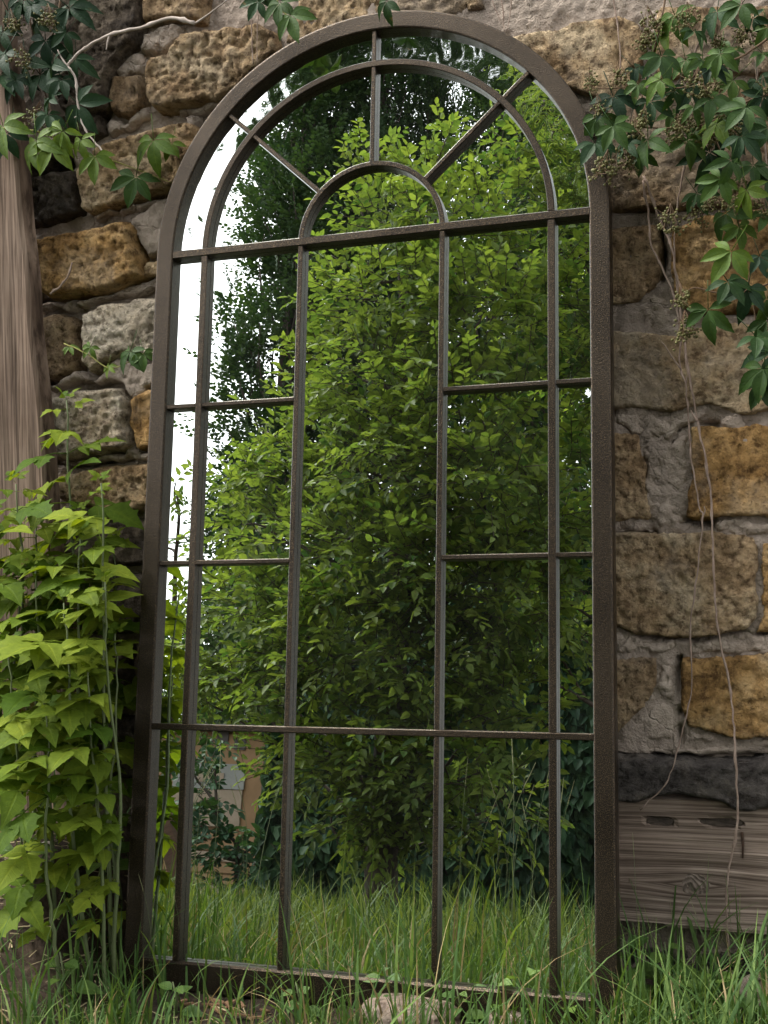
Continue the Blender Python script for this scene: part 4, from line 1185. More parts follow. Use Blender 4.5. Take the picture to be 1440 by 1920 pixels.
for a in SP:
    for r0, r1 in ((A1 + 0.0050, A2 - 0.0062), (A2 + 0.0062, 0.3998)):
        bar([(r * math.cos(a), r * math.sin(a)) for r in (r0, (r0 + r1) / 2, r1)], 0.0085, 0.0038, 0.0185)

def pane(poly, wavy=False):
    n = len(poly)
    c = np.mean(poly, axis=0)
    V = [loc3(x, y, 0.0190) for x, y in poly] + [loc3(x, y, 0.0225) for x, y in poly]
    F = [tuple(range(n)), tuple(range(n, 2 * n))[::-1]] + [(i, n + i, n + (i + 1) % n, (i + 1) % n) for i in range(n)]
    return obj('mirror_pane', mesh('mirror_pane', V, F, M['mirror_wavy' if wavy else 'mirror']), mirror)
colx = [-0.412, -A2, -A1, A1, A2, 0.412]
rowy = [0.0, Y2, Y3, Y4, YIN - 0.006]
gp = 0.0006
for ci in range(5):
    xa, xb = colx[ci] + gp, colx[ci + 1] - gp
    if ci == 2:
        segs = [(0.0, Y4), (Y4, YIN - 0.006)]
    else:
        segs = list(zip(rowy[:-1], rowy[1:]))
    for ya, yb in segs:
        pane([(xa, yb + gp), (xb, yb + gp), (xb, ya - gp), (xa, ya - gp)])
pane([(A1 - gp, gp)] + arc(A1 - gp, 0.006, math.pi - 0.006, 30) + [(-A1 + gp, gp)])
cuts = [0.0] + SP[::-1] + [math.pi]
for a0, a1 in zip(cuts[:-1], cuts[1:]):
    for r0, r1, wv in ((A1, A2, False), (A2, 0.412, True)):
        e0, e1 = a0 + 0.002, a1 - 0.002
        lo = [(x, max(y, gp)) for x, y in arc(r0 + gp, e0, e1, 16)]
        hi = [(x, max(y, gp)) for x, y in arc(r1 - gp, e1, e0, 20)]
        pane(lo + hi, wv)
bp = [(0.41, -YB + 0.06), (0.41, 0.0)] + arc(0.41, 0.02, math.pi - 0.02, 40) + [(-0.41, 0.0), (-0.41, -YB + 0.06)]
n = len(bp)
V = [loc3(x, y, 0.0235) for x, y in bp] + [loc3(x, y, 0.0310) for x, y in bp]
F = [tuple(range(n)), tuple(range(n, 2 * n))[::-1]] + [(i, n + i, n + (i + 1) % n, (i + 1) % n) for i in range(n)]
obj('backing_board', mesh('backing_board', V, F, M['backing']), mirror)

# ------------------------------------------------------------------ leaf shapes
def leaflet_vf(L, widths, droop=0.18, fold=0.25, base=(0, 0, 0), ang=0.0, nb=0, seed=0):
    """one leaflet along +x, rotated by ang about z"""
    V, F = [], []
    ca, sa = math.cos(ang), math.sin(ang)
    rr = random.Random(seed)
    tw = rr.uniform(-0.15, 0.15)
    for i, (t, wl, wr) in enumerate(widths):
        z = -droop * L * t * t
        for s in (wl, 0.0, -wr):
            x, y = t * L, s * L
            zz = z + fold * abs(y) + tw * y * t
            V.append((base[0] + x * ca - y * sa, base[1] + x * sa + y * ca, base[2] + zz))
            RIBS[tuple(round(float(np.float32(c_)), 5) for c_ in V[-1])] = (1.0 if s == 0.0 else 0.03, t)
    for i in range(len(widths) - 1):
        a = nb + i * 3
        F += [(a, a + 3, a + 4, a + 1), (a + 1, a + 4, a + 5, a + 2)]
    return V, F

CREEP = [(0.0, .015, .015), (.10, .06, .06), (.22, .145, .145), (.36, .205, .20), (.50, .225, .225), (.58, .20, .205), (.64, .205, .20), (.74, .145, .15), (.80, .14, .135), (.90, .055, .06), (1.0, 0.0, 0.0)]
LOBED = [(0.0, .02, .02), (.10, .17, .17), (.20, .30, .28), (.30, .36, .35), (.40, .50, .36), (.44, .34, .46), (.50, .30, .31), (.58, .28, .29), (.66, .36, .27), (.69, .22, .33), (.76, .17, .19), (.86, .11, .10), (.93, .04, .05), (1.0, 0.0, 0.0)]
OVATE = [(0.0, .02, .02), (.12, .17, .17), (.28, .31, .31), (.45, .35, .35), (.60, .30, .30), (.75, .21, .21), (.88, .10, .10), (1.0, 0.0, 0.0)]

POINTED = [(0.0, .02, .02), (.08, .13, .12), (.18, .25, .24), (.28, .33, .31), (.36, .34, .35), (.40, .31, .33), (.48, .33, .29), (.52, .28, .30), (.60, .27, .24), (.64, .21, .22), (.74, .17, .15), (.84, .10, .10), (.93, .045, .05), (1.0, 0.0, 0.0)]

def palmate(seed, n5=5):
    r = random.Random(seed)
    V, F = [], []
    for k, (a, s) in enumerate([(0, 1.0), (52, .92), (-52, .92), (108, .66), (-108, .66)][:n5]):
        a = math.radians(a + r.uniform(-9, 9))
        v, f = leaflet_vf(s * r.uniform(.9, 1.08), CREEP, r.uniform(.2, .7), r.uniform(.25, .75), (0.04 * math.cos(a), 0.04 * math.sin(a), 0), a, len(V), seed * 9 + k)
        V += v; F += f
    v, f = tube_vf([(-0.85, 0, 0.18), (-0.45, 0, 0.10), (0, 0, 0)], [0.014, 0.014, 0.018], 4, len(V))
    V += [tuple(q) for q in v]; F += f
    return V, F

def trifoliate(seed, nl=3):
    r = random.Random(seed)
    TERM = POINTED if seed % 2 else LOBED
    V, F = [], []
    v, f = tube_vf([(0, 0, 0), (.45, 0, .10), (.95, 0, .05)], [.018, .014, .012], 4, 0)
    V += [tuple(q) for q in v]; F += f
    v, f = leaflet_vf(r.uniform(1.0, 1.2), TERM, r.uniform(.18, .55), r.uniform(.05, .3), (.95, 0, .05), r.uniform(-.15, .15), len(V), seed)
    V += v; F += f
    for s in (1, -1):
        v, f = leaflet_vf(r.uniform(.72, .92), POINTED if r.random() < .65 else LOBED, r.uniform(.18, .6), r.uniform(.05, .3), (.72, 0, .07), s * math.radians(r.uniform(52, 78)), len(V), seed + s)
        V += v; F += f
    if nl == 5:
        for s in (1, -1):
            v, f = leaflet_vf(r.uniform(.5, .65), OVATE, r.uniform(.2, .5), .2, (.5, 0, .09), s * math.radians(r.uniform(62, 85)), len(V), seed + 3 * s)
            V += v; F += f
    return V, F

RIBS = {}
def vein_attrs(me):
    """mark midrib and place along the blade on every leaflet vertex"""
    n = len(me.vertices)
    rib, along = np.zeros(n, np.float32), np.zeros(n, np.float32)
    for i, vtx in enumerate(me.vertices):
        q = RIBS.get((round(vtx.co.x, 5), round(vtx.co.y, 5), round(vtx.co.z, 5)))
        if q: rib[i], along[i] = q
    for nm, a in (('rib', rib), ('along', along)):
        t = me.attributes.new(nm, 'FLOAT', 'POINT')
        t.data.foreach_set('value', a)
    return me

def leaf_meshes(fn, mats, count, seed0):
    out = []
    for m in mats:
        row = []
        for i in range(count):
            V, F = fn(seed0 + i)
            row.append(vein_attrs(mesh('leaf', V, F, m, True)))
        out.append(row)
    return out

creep_m, creepd_m, creepl_m = leaf_meshes(palmate, (M['creeper'], M['creeper_dark'], M['creeper_light']), 7, 40)
tri_m = leaf_meshes(lambda s: trifoliate(s, 3), (M['sapling'],), 5, 70)[0] + leaf_meshes(lambda s: trifoliate(s, 5), (M['sapling'],), 2, 90)[0]

# ------------------------------------------------------------------ saplings left of the mirror
def sapling(base, tip, label, scale, nodes, seed, bend=0.022, start=0.25):
    r = random.Random(seed)
    b, t = np.array(base, float), np.array(tip, float)
    b[2] = float(ground_z(b[0], b[1])) - 0.02
    s = thing('sapling', label, 'sapling', tuple(b), 'box elder saplings left of the mirror')
    L = np.linalg.norm(t - b)
    mid = (t - b) * 0.5 + np.array([r.uniform(-1, 1), r.uniform(-.6, .4), 0]) * bend
    P = smooth_path([np.zeros(3), mid * 0.5 + np.array([0, 0, .03]) * 0, mid, (t - b) * .78 + mid * 0.0, t - b], 6, 0.003, seed)
    rad = np.linspace(0.0042, 0.0013, len(P)) * (0.7 + 0.5 * L)
    v, f = tube_vf(P, rad, 6)
    obj('stem', mesh('stem', v, f, M['sap_stem'], True), s)
    cum = np.linspace(0, 1, len(P))
    phase = r.uniform(0, 3)
    for k in range(nodes):
        u = start + (1 - start) * (k + 0.6) / nodes
        u = min(u, 0.985)
        q = np.array([np.interp(u, cum, P[:, i]) for i in range(3)])
        size = scale * (0.62 + 0.5 * math.sin(math.pi * min(1, (1 - u) * 1.15 + 0.12))) * r.uniform(.85, 1.15)
        if u > .93: size *= 0.55
        az0 = phase + k * math.pi / 2 + r.uniform(-.3, .3)
        for side in (0, 1):
            az = az0 + side * math.pi
            el = r.uniform(-0.15, 0.45) - 0.45 * (1 - u)
            d = np.array([math.cos(az) * math.cos(el), math.sin(az) * math.cos(el), math.sin(el)])
            if d[1] > 0.45: d[1] *= 0.3           # the wall is behind
            if b[0] + q[0] + d[0] * size * 2.0 > -0.440: d[0] = -abs(d[0]) * .3; d[1] = -abs(d[1]) - .3
            nrm = np.array([r.uniform(-.3, .3), -0.35 + r.uniform(-.3, .2), 0.9])
            o = bpy.data.objects.new('leaf', tri_m[r.randrange(len(tri_m))])
            link(o, s)
            o.matrix_local = frame_mat(q, d, nrm, size)
    # bud tuft at the tip
    for k in range(3):
        az = phase + k * 2.1
        d = np.array([math.cos(az) * .6, math.sin(az) * .6, .7])
        o = bpy.data.objects.new('leaf', tri_m[r.randrange(5)])
        link(o, s)
        o.matrix_local = frame_mat(t - b, d, (0, -.5, .8), scale * 0.30)
    return s
for i, (b, t, lab, sc, nd, st) in enumerate([
    ([-0.6, 0.14, 0.291], [-0.61, 0.14, 1.059], 'tallest light green sapling, its tip before the pale block between post and mirror', 0.061, 12, 0.32),
    ([-0.483, 0.05, 0.271], [-0.484, 0.05, 0.893], 'leafy sapling brushing the left edge of the mirror frame, second tallest of its clump', 0.057, 11, 0.3),
    ([-0.442, -0.02, 0.293], [-0.438, -0.02, 0.715], 'sapling standing closest to the mirror frame', 0.053, 11, 0.25),
    ([-0.631, 0.08, 0.302], [-0.689, 0.08, 0.902], 'sapling in front of the weathered post, its top level with the post foot', 0.058, 11, 0.3),
    ([-0.707, 0.02, 0.253], [-0.699, 0.02, 0.846], 'sapling cut by the left edge of the picture', 0.059, 11, 0.3),
    ([-0.568, -0.0, 0.264], [-0.596, 0.0, 0.745], 'sapling below the post with pale pointed leaves', 0.057, 9, 0.25),
    ([-0.459, -0.06, 0.283], [-0.498, -0.06, 0.68], 'yellow green sapling in the middle of the clump with drooping leaves', 0.061, 9, 0.2),
    ([-0.559, -0.08, 0.283], [-0.6, -0.08, 0.607], 'low sapling at the left with broad hanging leaves', 0.058, 8, 0.2),
    ([-0.433, -0.06, 0.275], [-0.453, -0.06, 0.56], 'short sapling at the clump foot beside the frame', 0.053, 8, 0.2),
    ([-0.48, -0.12, 0.269], [-0.5, -0.12, 0.502], 'shortest sapling over the bare soil with bright drooping leaves', 0.059, 6, 0.2),
    ([-0.542, 0.12, 0.258], [-0.574, 0.12, 0.843], 'slender sapling behind the clump against the wall', 0.053, 11, 0.3),
    ([-0.714, 0.15, 0.264], [-0.688, 0.15, 0.847], 'sapling between post and wall at the back of the clump', 0.054, 11, 0.3),
    ([-0.554, 0.03, 0.258], [-0.519, 0.03, 0.792], 'sapling with many stacked leaf pairs in the middle of the clump', 0.057, 12, 0.22),
    ([-0.523, 0.15, 0.262], [-0.519, 0.15, 0.791], 'sapling squeezed between the wall and the left jamb of the mirror', 0.053, 11, 0.2),
    ([-0.47, 0.06, 0.265], [-0.468, 0.06, 0.614], 'half height sapling whose leaves touch the left jamb of the mirror', 0.054, 9, 0.15),
    ([-0.712, 0.06, 0.263], [-0.665, 0.06, 0.755], 'sapling in front of the post foot at the far left', 0.057, 11, 0.25)]):
    sapling(b, t, lab, sc, nd, 900 + i, start=st)

# ------------------------------------------------------------------ creepers on the wall
def berry_mesh(seed):
    r = random.Random(seed)
    import bmesh
    bm = bmesh.new()
    pts = []
    hubs = [(r.uniform(-.016, .016), r.uniform(-.012, .012), r.uniform(-.030, .002)) for _ in range(8)]
    for h in hubs:
        for k in range(r.randint(6, 10)):
            p = Vector(h) + Vector((r.gauss(0, .0062), r.gauss(0, .0062), r.gauss(-.002, .0055)))
            pts.append((p, h))
            bmesh.ops.create_icosphere(bm, subdivisions=1, radius=r.uniform(.0018, .0030), matrix=Matrix.Translation(p))
    me = bpy.data.meshes.new('berries')
    bm.to_mesh(me); bm.free()
    me.materials.append(M['berry'])
    me.polygons.foreach_set('use_smooth', np.ones(len(me.polygons), dtype=bool))
    paths = [([(0, 0.0, 0.016), (h[0] * .5, h[1] * .5, .002), h], [.0005, .0006, .0005]) for h in hubs] + [([h, tuple(p)], [.0005, .0004]) for p, h in pts]
    v, f = tubes(paths, 3)
    ms = mesh('berry_stalk', v, f, M['vine_red'])
    return me, ms
BERR = [berry_mesh(s) for s in range(5)]

def creeper(name, label, root, stems, leaves, berries, group=None, cat='creeper'):
    t = thing(name, label, cat, root, group)
    rt = np.array(root)
    for P, r0, r1, mk in stems:
        p = smooth_path(np.array(P) - rt, 5, 0.0018, len(P))
        v, f = tube_vf(p, np.linspace(r0, r1, len(p)), 6)
        obj('stem', mesh('stem', v, f, M[mk], True), t)
    for p, xd, zd, s, bank, k in leaves:
        me = {'n': creep_m, 'd': creepd_m, 'l': creepl_m}[bank][k % 7]
        o = bpy.data.objects.new('leaf', me)
        link(o, t)
        o.matrix_local = frame_mat(np.array(p) - rt, xd, zd, s)
    for p, rz, s, k in berries:
        me, ms = BERR[k % 5]
        o = bpy.data.objects.new('berry_cluster', me)
        link(o, t)
        o.location = Vector(np.array(p) - rt); o.rotation_euler = (0, 0, rz); o.scale = (s, s, s)
        q = bpy.data.objects.new('berry_stalk', ms)
        link(q, o)
    return t
for args in [
    ('creeper_vine', 'five leaved creeper with berry clusters hanging over the wall right of the arch', [0.679, 0.24, 1.702], [([[0.68, 0.22, 1.694], [0.635, 0.22, 1.665], [0.599, 0.22, 1.625], [0.58, 0.22, 1.582], [0.57, 0.22, 1.528]], 0.0035, 0.002, 'vine'), ([[0.72, 0.19, 1.595], [0.668, 0.19, 1.567], [0.616, 0.19, 1.548], [0.572, 0.19, 1.527], [0.537, 0.19, 1.527], [0.447, 0.19, 1.539], [0.411, 0.19, 1.545]], 0.0022, 0.001, 'vine_red'), ([[0.725, 0.2, 1.5], [0.665, 0.2, 1.49], [0.604, 0.2, 1.462], [0.543, 0.2, 1.461], [0.471, 0.2, 1.47], [0.434, 0.2, 1.457], [0.423, 0.2, 1.393]], 0.0022, 0.001, 'vine_red'), ([[0.603, 0.22, 1.46], [0.611, 0.22, 1.44], [0.637, 0.22, 1.374], [0.642, 0.22, 1.328], [0.649, 0.22, 1.264], [0.663, 0.22, 1.163], [0.677, 0.22, 1.055]], 0.0022, 0.001, 'vine_red'), ([[0.72, 0.2, 1.332], [0.677, 0.2, 1.31], [0.643, 0.2, 1.323], [0.6, 0.2, 1.336], [0.556, 0.2, 1.328]], 0.002, 0.001, 'vine_red'), ([[0.715, 0.2, 1.191], [0.656, 0.2, 1.174], [0.604, 0.2, 1.176], [0.569, 0.2, 1.186], [0.547, 0.2, 1.17]], 0.0018, 0.0008, 'vine_red'), ([[0.653, 0.24, 1.706], [0.676, 0.24, 1.611], [0.686, 0.24, 1.491], [0.695, 0.24, 1.372], [0.695, 0.24, 1.236], [0.687, 0.24, 1.111]], 0.0024, 0.0012, 'vine'), ([[0.539, 0.22, 1.708], [0.524, 0.22, 1.636], [0.504, 0.22, 1.574], [0.488, 0.22, 1.511], [0.468, 0.22, 1.458]], 0.002, 0.001, 'vine_red')], [([0.553, 0.197, 1.652], (0.24, -0.23, -0.97), (-0.45, -0.85, 0.63), 0.0493, 'n', 4), ([0.585, 0.174, 1.611], (0.5, -0.4, -0.87), (0.69, -0.85, 0.41), 0.0341, 'n', 6), ([0.664, 0.133, 1.627], (-0.73, -0.05, -0.68), (0.38, -0.85, 0.68), 0.0449, 'n', 0), ([0.68, 0.197, 1.626], (0.26, -0.07, -0.96), (-0.76, -0.85, 0.59), 0.0328, 'd', 6), ([0.624, 0.177, 1.64], (-0.28, -0.23, -0.96), (-0.5, -0.85, 0.17), 0.0506, 'd', 1), ([0.535, 0.128, 1.56], (0.31, -0.12, -0.95), (0.25, -0.85, 0.72), 0.0513, 'n', 5), ([0.57, 0.178, 1.566], (0.11, -0.26, -0.99), (-0.25, -0.85, 0.24), 0.0431, 'n', 2), ([0.492, 0.163, 1.531], (-0.2, -0.05, -0.98), (-0.18, -0.85, 0.17), 0.0329, 'n', 5), ([0.535, 0.1, 1.511], (-0.7, -0.19, -0.72), (0.04, -0.85, 0.49), 0.0381, 'l', 4), ([0.418, 0.194, 1.496], (0.23, -0.11, -0.97), (-0.27, -0.85, 0.61), 0.0521, 'n', 1), ([0.456, 0.109, 1.449], (0.54, -0.13, -0.84), (-0.2, -0.85, 0.56), 0.0463, 'n', 5), ([0.479, 0.238, 1.586], (0.74, -0.19, -0.67), (0.61, -0.85, 0.44), 0.0394, 'd', 1), ([0.474, 0.179, 1.465], (-0.11, -0.26, -0.99), (0.39, -0.85, 0.18), 0.0374, 'd', 6), ([0.508, 0.141, 1.428], (-0.14, -0.34, -0.99), (-0.69, -0.85, 0.35), 0.0514, 'n', 1), ([0.611, 0.135, 1.531], (0.74, -0.22, -0.68), (0.37, -0.85, 0.17), 0.0357, 'd', 6), ([0.629, 0.122, 1.548], (-0.23, -0.13, -0.97), (-0.02, -0.85, 0.69), 0.0417, 'n', 1), ([0.583, 0.139, 1.473], (0.46, -0.4, -0.89), (0.3, -0.85, 0.72), 0.0313, 'n', 4), ([0.611, 0.135, 1.481], (0.73, -0.25, -0.68), (0.29, -0.85, 0.6), 0.0494, 'n', 1), ([0.668, 0.113, 1.453], (-0.67, -0.39, -0.74), (-0.09, -0.85, 0.23), 0.0506, 'n', 5), ([0.694, 0.143, 1.546], (0.71, -0.26, -0.7), (0.62, -0.85, 0.52), 0.035, 'n', 6), ([0.568, 0.199, 1.438], (0.09, -0.38, -1.0), (0.34, -0.85, 0.67), 0.0485, 'n', 6), ([0.601, 0.221, 1.419], (-0.18, -0.2, -0.98), (0.57, -0.85, 0.29), 0.0529, 'd', 4), ([0.641, 0.106, 1.368], (-0.2, -0.29, -0.98), (0.64, -0.85, 0.33), 0.0423, 'n', 4), ([0.673, 0.18, 1.377], (0.08, -0.38, -1.0), (0.15, -0.85, 0.34), 0.0426, 'n', 2), ([0.693, 0.178, 1.488], (-0.71, -0.11, -0.71), (0.76, -0.85, 0.36), 0.0381, 'd', 3), ([0.625, 0.111, 1.342], (-0.69, -0.11, -0.72), (0.42, -0.85, 0.42), 0.045, 'n', 0), ([0.662, 0.166, 1.334], (0.02, -0.09, -1.0), (-0.69, -0.85, 0.16), 0.0459, 'l', 0), ([0.58, 0.199, 1.346], (0.54, -0.15, -0.84), (-0.07, -0.85, 0.29), 0.0396, 'n', 3), ([0.624, 0.228, 1.314], (0.27, -0.39, -0.96), (-0.52, -0.85, 0.37), 0.0507, 'n', 1), ([0.646, 0.206, 1.284], (0.3, -0.1, -0.95), (0.32, -0.85, 0.56), 0.0414, 'l', 3), ([0.69, 0.186, 1.297], (0.55, -0.06, -0.83), (0.78, -0.85, 0.15), 0.0431, 'n', 2), ([0.637, 0.113, 1.224], (-0.55, -0.22, -0.83), (0.19, -0.85, 0.38), 0.0543, 'l', 0), ([0.679, 0.161, 1.222], (0.32, -0.27, -0.95), (0.13, -0.85, 0.26), 0.0371, 'd', 0), ([0.629, 0.136, 1.18], (0.58, -0.35, -0.81), (0.29, -0.85, 0.27), 0.0505, 'n', 2), ([0.659, 0.155, 1.17], (-0.18, -0.24, -0.98), (0.27, -0.85, 0.55), 0.0524, 'd', 4), ([0.67, 0.126, 1.086], (0.74, -0.39, -0.68), (0.5, -0.85, 0.71), 0.0533, 'n', 0), ([0.679, 0.181, 1.041], (-0.18, -0.25, -0.98), (-0.08, -0.85, 0.74), 0.0595, 'n', 1), ([0.596, 0.143, 1.138], (-0.08, -0.09, -1.0), (-0.21, -0.85, 0.23), 0.0556, 'n', 6), ([0.687, 0.218, 1.161], (-0.34, -0.25, -0.94), (0.61, -0.85, 0.3), 0.0499, 'n', 6), ([0.537, 0.224, 1.637], (-0.76, -0.2, -0.65), (-0.67, -0.85, 0.69), 0.0479, 'l', 6), ([0.511, 0.17, 1.501], (0.05, -0.21, -1.0), (-0.01, -0.85, 0.56), 0.0463, 'd', 1), ([0.553, 0.149, 1.507], (-0.36, -0.18, -0.93), (0.62, -0.85, 0.19), 0.0323, 'n', 4), ([0.585, 0.216, 1.461], (-0.25, -0.28, -0.97), (-0.54, -0.85, 0.5), 0.0371, 'n', 6), ([0.658, 0.115, 1.408], (0.7, -0.21, -0.71), (-0.15, -0.85, 0.56), 0.0475, 'd', 4), ([0.699, 0.145, 1.425], (-0.48, -0.22, -0.87), (0.36, -0.85, 0.51), 0.0453, 'n', 5), ([0.7, 0.199, 1.361], (-0.01, -0.34, -1.0), (0.56, -0.85, 0.63), 0.0515, 'n', 5), ([0.703, 0.195, 1.608], (0.26, -0.18, -0.96), (0.17, -0.85, 0.22), 0.0379, 'n', 1), ([0.645, 0.211, 1.533], (-0.77, -0.28, -0.64), (0.18, -0.85, 0.51), 0.0481, 'l', 5), ([0.683, 0.236, 1.536], (0.0, -0.26, -1.0), (-0.44, -0.85, 0.46), 0.0373, 'd', 3), ([0.62, 0.151, 1.445], (-0.68, -0.26, -0.73), (-0.51, -0.85, 0.47), 0.0494, 'l', 2), ([0.54, 0.239, 1.497], (0.68, -0.07, -0.74), (0.41, -0.85, 0.74), 0.0477, 'n', 5), ([0.485, 0.23, 1.431], (0.04, -0.09, -1.0), (0.02, -0.85, 0.22), 0.0363, 'n', 3), ([0.472, 0.169, 1.434], (-0.53, -0.33, -0.85), (-0.5, -0.85, 0.65), 0.0359, 'd', 3), ([0.571, 0.206, 1.529], (0.55, -0.19, -0.84), (0.48, -0.85, 0.59), 0.0562, 'd', 1), ([0.599, 0.16, 1.556], (0.15, -0.2, -0.99), (0.8, -0.85, 0.27), 0.0425, 'n', 5), ([0.629, 0.227, 1.453], (0.68, -0.35, -0.73), (-0.27, -0.85, 0.36), 0.0516, 'd', 3), ([0.639, 0.247, 1.482], (-0.22, -0.31, -0.97), (0.45, -0.85, 0.63), 0.0615, 'n', 1), ([0.642, 0.245, 1.6], (-0.44, -0.35, -0.9), (0.4, -0.85, 0.71), 0.0392, 'n', 4), ([0.45, 0.163, 1.516], (0.37, -0.32, -0.93), (0.17, -0.85, 0.35), 0.0571, 'd', 2), ([0.416, 0.171, 1.443], (0.55, -0.38, -0.83), (0.23, -0.85, 0.51), 0.0531, 'd', 5), ([0.437, 0.194, 1.465], (0.09, -0.25, -1.0), (-0.43, -0.85, 0.72), 0.0426, 'n', 3), ([0.688, 0.2, 1.122], (0.51, -0.23, -0.86), (-0.37, -0.85, 0.59), 0.0545, 'n', 6), ([0.672, 0.2, 1.022], (0.46, -0.08, -0.89), (0.07, -0.85, 0.24), 0.0533, 'n', 0), ([0.695, 0.2, 1.069], (-0.32, -0.36, -0.95), (-0.09, -0.85, 0.54), 0.0675, 'd', 6)], [([0.414, 0.142, 1.551], 4.96, 0.76, 3), ([0.498, 0.204, 1.634], 4.87, 1.11, 0), ([0.544, 0.154, 1.518], 0.97, 0.76, 2), ([0.504, 0.153, 1.479], 2.06, 0.84, 0), ([0.563, 0.166, 1.471], 1.27, 0.75, 1), ([0.692, 0.205, 1.52], 1.39, 0.79, 4), ([0.601, 0.184, 1.332], 3.95, 0.8, 0), ([0.552, 0.14, 1.172], 4.39, 0.97, 0), ([0.649, 0.198, 1.366], 1.38, 0.98, 1), ([0.542, 0.14, 1.301], 3.62, 1.08, 4), ([0.457, 0.19, 1.57], 5.1, 0.91, 2), ([0.508, 0.201, 1.659], 4.31, 1.1, 3), ([0.594, 0.123, 1.514], 3.13, 1.11, 4), ([0.465, 0.168, 1.425], 0.24, 1.01, 2), ([0.587, 0.198, 1.482], 4.52, 0.96, 1), ([0.556, 0.149, 1.453], 2.33, 0.95, 2), ([0.628, 0.159, 1.327], 5.03, 0.77, 2), ([0.556, 0.178, 1.129], 3.06, 1.08, 1), ([0.622, 0.195, 1.612], 0.94, 0.87, 0), ([0.487, 0.147, 1.466], 4.25, 1.11, 0), ([0.424, 0.157, 1.509], 5.43, 0.92, 0), ([0.576, 0.183, 1.65], 2.97, 0.97, 2), ([0.607, 0.193, 1.532], 0.29, 1.0, 4), ([0.44, 0.153, 1.406], 1.17, 1.12, 3), ([0.624, 0.17, 1.491], 1.02, 0.84, 1), ([0.603, 0.207, 1.456], 2.12, 1.02, 1), ([0.573, 0.205, 1.323], 6.05, 0.85, 2), ([0.686, 0.173, 1.311], 2.36, 0.86, 4), ([0.665, 0.21, 1.62], 1.14, 0.9, 1), ([0.644, 0.153, 1.454], 5.6, 1.09, 1)]),
    ('creeper_vine', 'dark five leaved creeper in the upper left corner above the post', [-0.733, 0.2, 1.929], [([[-0.733, 0.2, 1.929], [-0.711, 0.2, 1.817], [-0.688, 0.2, 1.705], [-0.665, 0.2, 1.638]], 0.0025, 0.001, 'vine_red'), ([[-0.634, 0.2, 1.913], [-0.661, 0.2, 1.809], [-0.713, 0.2, 1.73]], 0.0025, 0.001, 'vine_red')], [([-0.755, 0.184, 1.861], (0.35, -0.14, -0.94), (-0.67, -0.85, 0.19), 0.0601, 'd', 2), ([-0.688, 0.167, 1.854], (0.76, -0.34, -0.65), (-0.17, -0.85, 0.53), 0.0471, 'd', 2), ([-0.645, 0.194, 1.832], (0.46, -0.32, -0.89), (-0.61, -0.85, 0.16), 0.0453, 'd', 3), ([-0.668, 0.182, 1.787], (0.02, -0.06, -1.0), (0.25, -0.85, 0.41), 0.0585, 'd', 2), ([-0.614, 0.173, 1.792], (-0.73, -0.15, -0.69), (0.41, -0.85, 0.25), 0.0424, 'd', 3), ([-0.76, 0.179, 1.773], (-0.64, -0.22, -0.77), (-0.33, -0.85, 0.42), 0.0599, 'd', 3), ([-0.72, 0.193, 1.756], (0.1, -0.3, -1.0), (-0.79, -0.85, 0.4), 0.0623, 'd', 2), ([-0.688, 0.191, 1.724], (0.63, -0.31, -0.77), (-0.24, -0.85, 0.47), 0.0582, 'd', 5), ([-0.736, 0.178, 1.716], (0.54, -0.3, -0.84), (0.45, -0.85, 0.15), 0.0491, 'd', 1), ([-0.651, 0.181, 1.737], (0.01, -0.39, -1.0), (-0.75, -0.85, 0.34), 0.0591, 'd', 1), ([-0.65, 0.158, 1.628], (0.45, -0.37, -0.89), (0.69, -0.85, 0.34), 0.0466, 'd', 1), ([-0.624, 0.167, 1.696], (0.51, -0.3, -0.86), (0.68, -0.85, 0.17), 0.0479, 'd', 1), ([-0.591, 0.17, 1.645], (0.62, -0.05, -0.78), (-0.67, -0.85, 0.73), 0.0659, 'd', 3), ([-0.774, 0.192, 1.824], (-0.54, -0.15, -0.84), (-0.1, -0.85, 0.18), 0.0503, 'd', 3), ([-0.686, 0.182, 1.828], (-0.02, -0.08, -1.0), (-0.53, -0.85, 0.48), 0.0427, 'd', 6), ([-0.614, 0.184, 1.844], (0.77, -0.22, -0.64), (0.35, -0.85, 0.15), 0.0651, 'd', 6), ([-0.712, 0.176, 1.872], (-0.24, -0.19, -0.97), (-0.16, -0.85, 0.41), 0.061, 'd', 1), ([-0.773, 0.179, 1.732], (0.75, -0.29, -0.66), (0.68, -0.85, 0.24), 0.0659, 'd', 5), ([-0.646, 0.162, 1.665], (-0.26, -0.21, -0.96), (-0.61, -0.85, 0.47), 0.0407, 'd', 0), ([-0.607, 0.19, 1.744], (-0.07, -0.23, -1.0), (0.02, -0.85, 0.29), 0.0553, 'd', 2), ([-0.762, 0.181, 1.612], (-0.33, -0.18, -0.95), (0.39, -0.85, 0.47), 0.0611, 'd', 5)], [([-0.733, 0.16, 1.837], 0.0, 1.0, 0), ([-0.647, 0.16, 1.834], 0.3, 1.0, 1), ([-0.71, 0.16, 1.764], 0.6, 1.0, 2), ([-0.67, 0.16, 1.642], 0.8999999999999999, 1.0, 3)]),
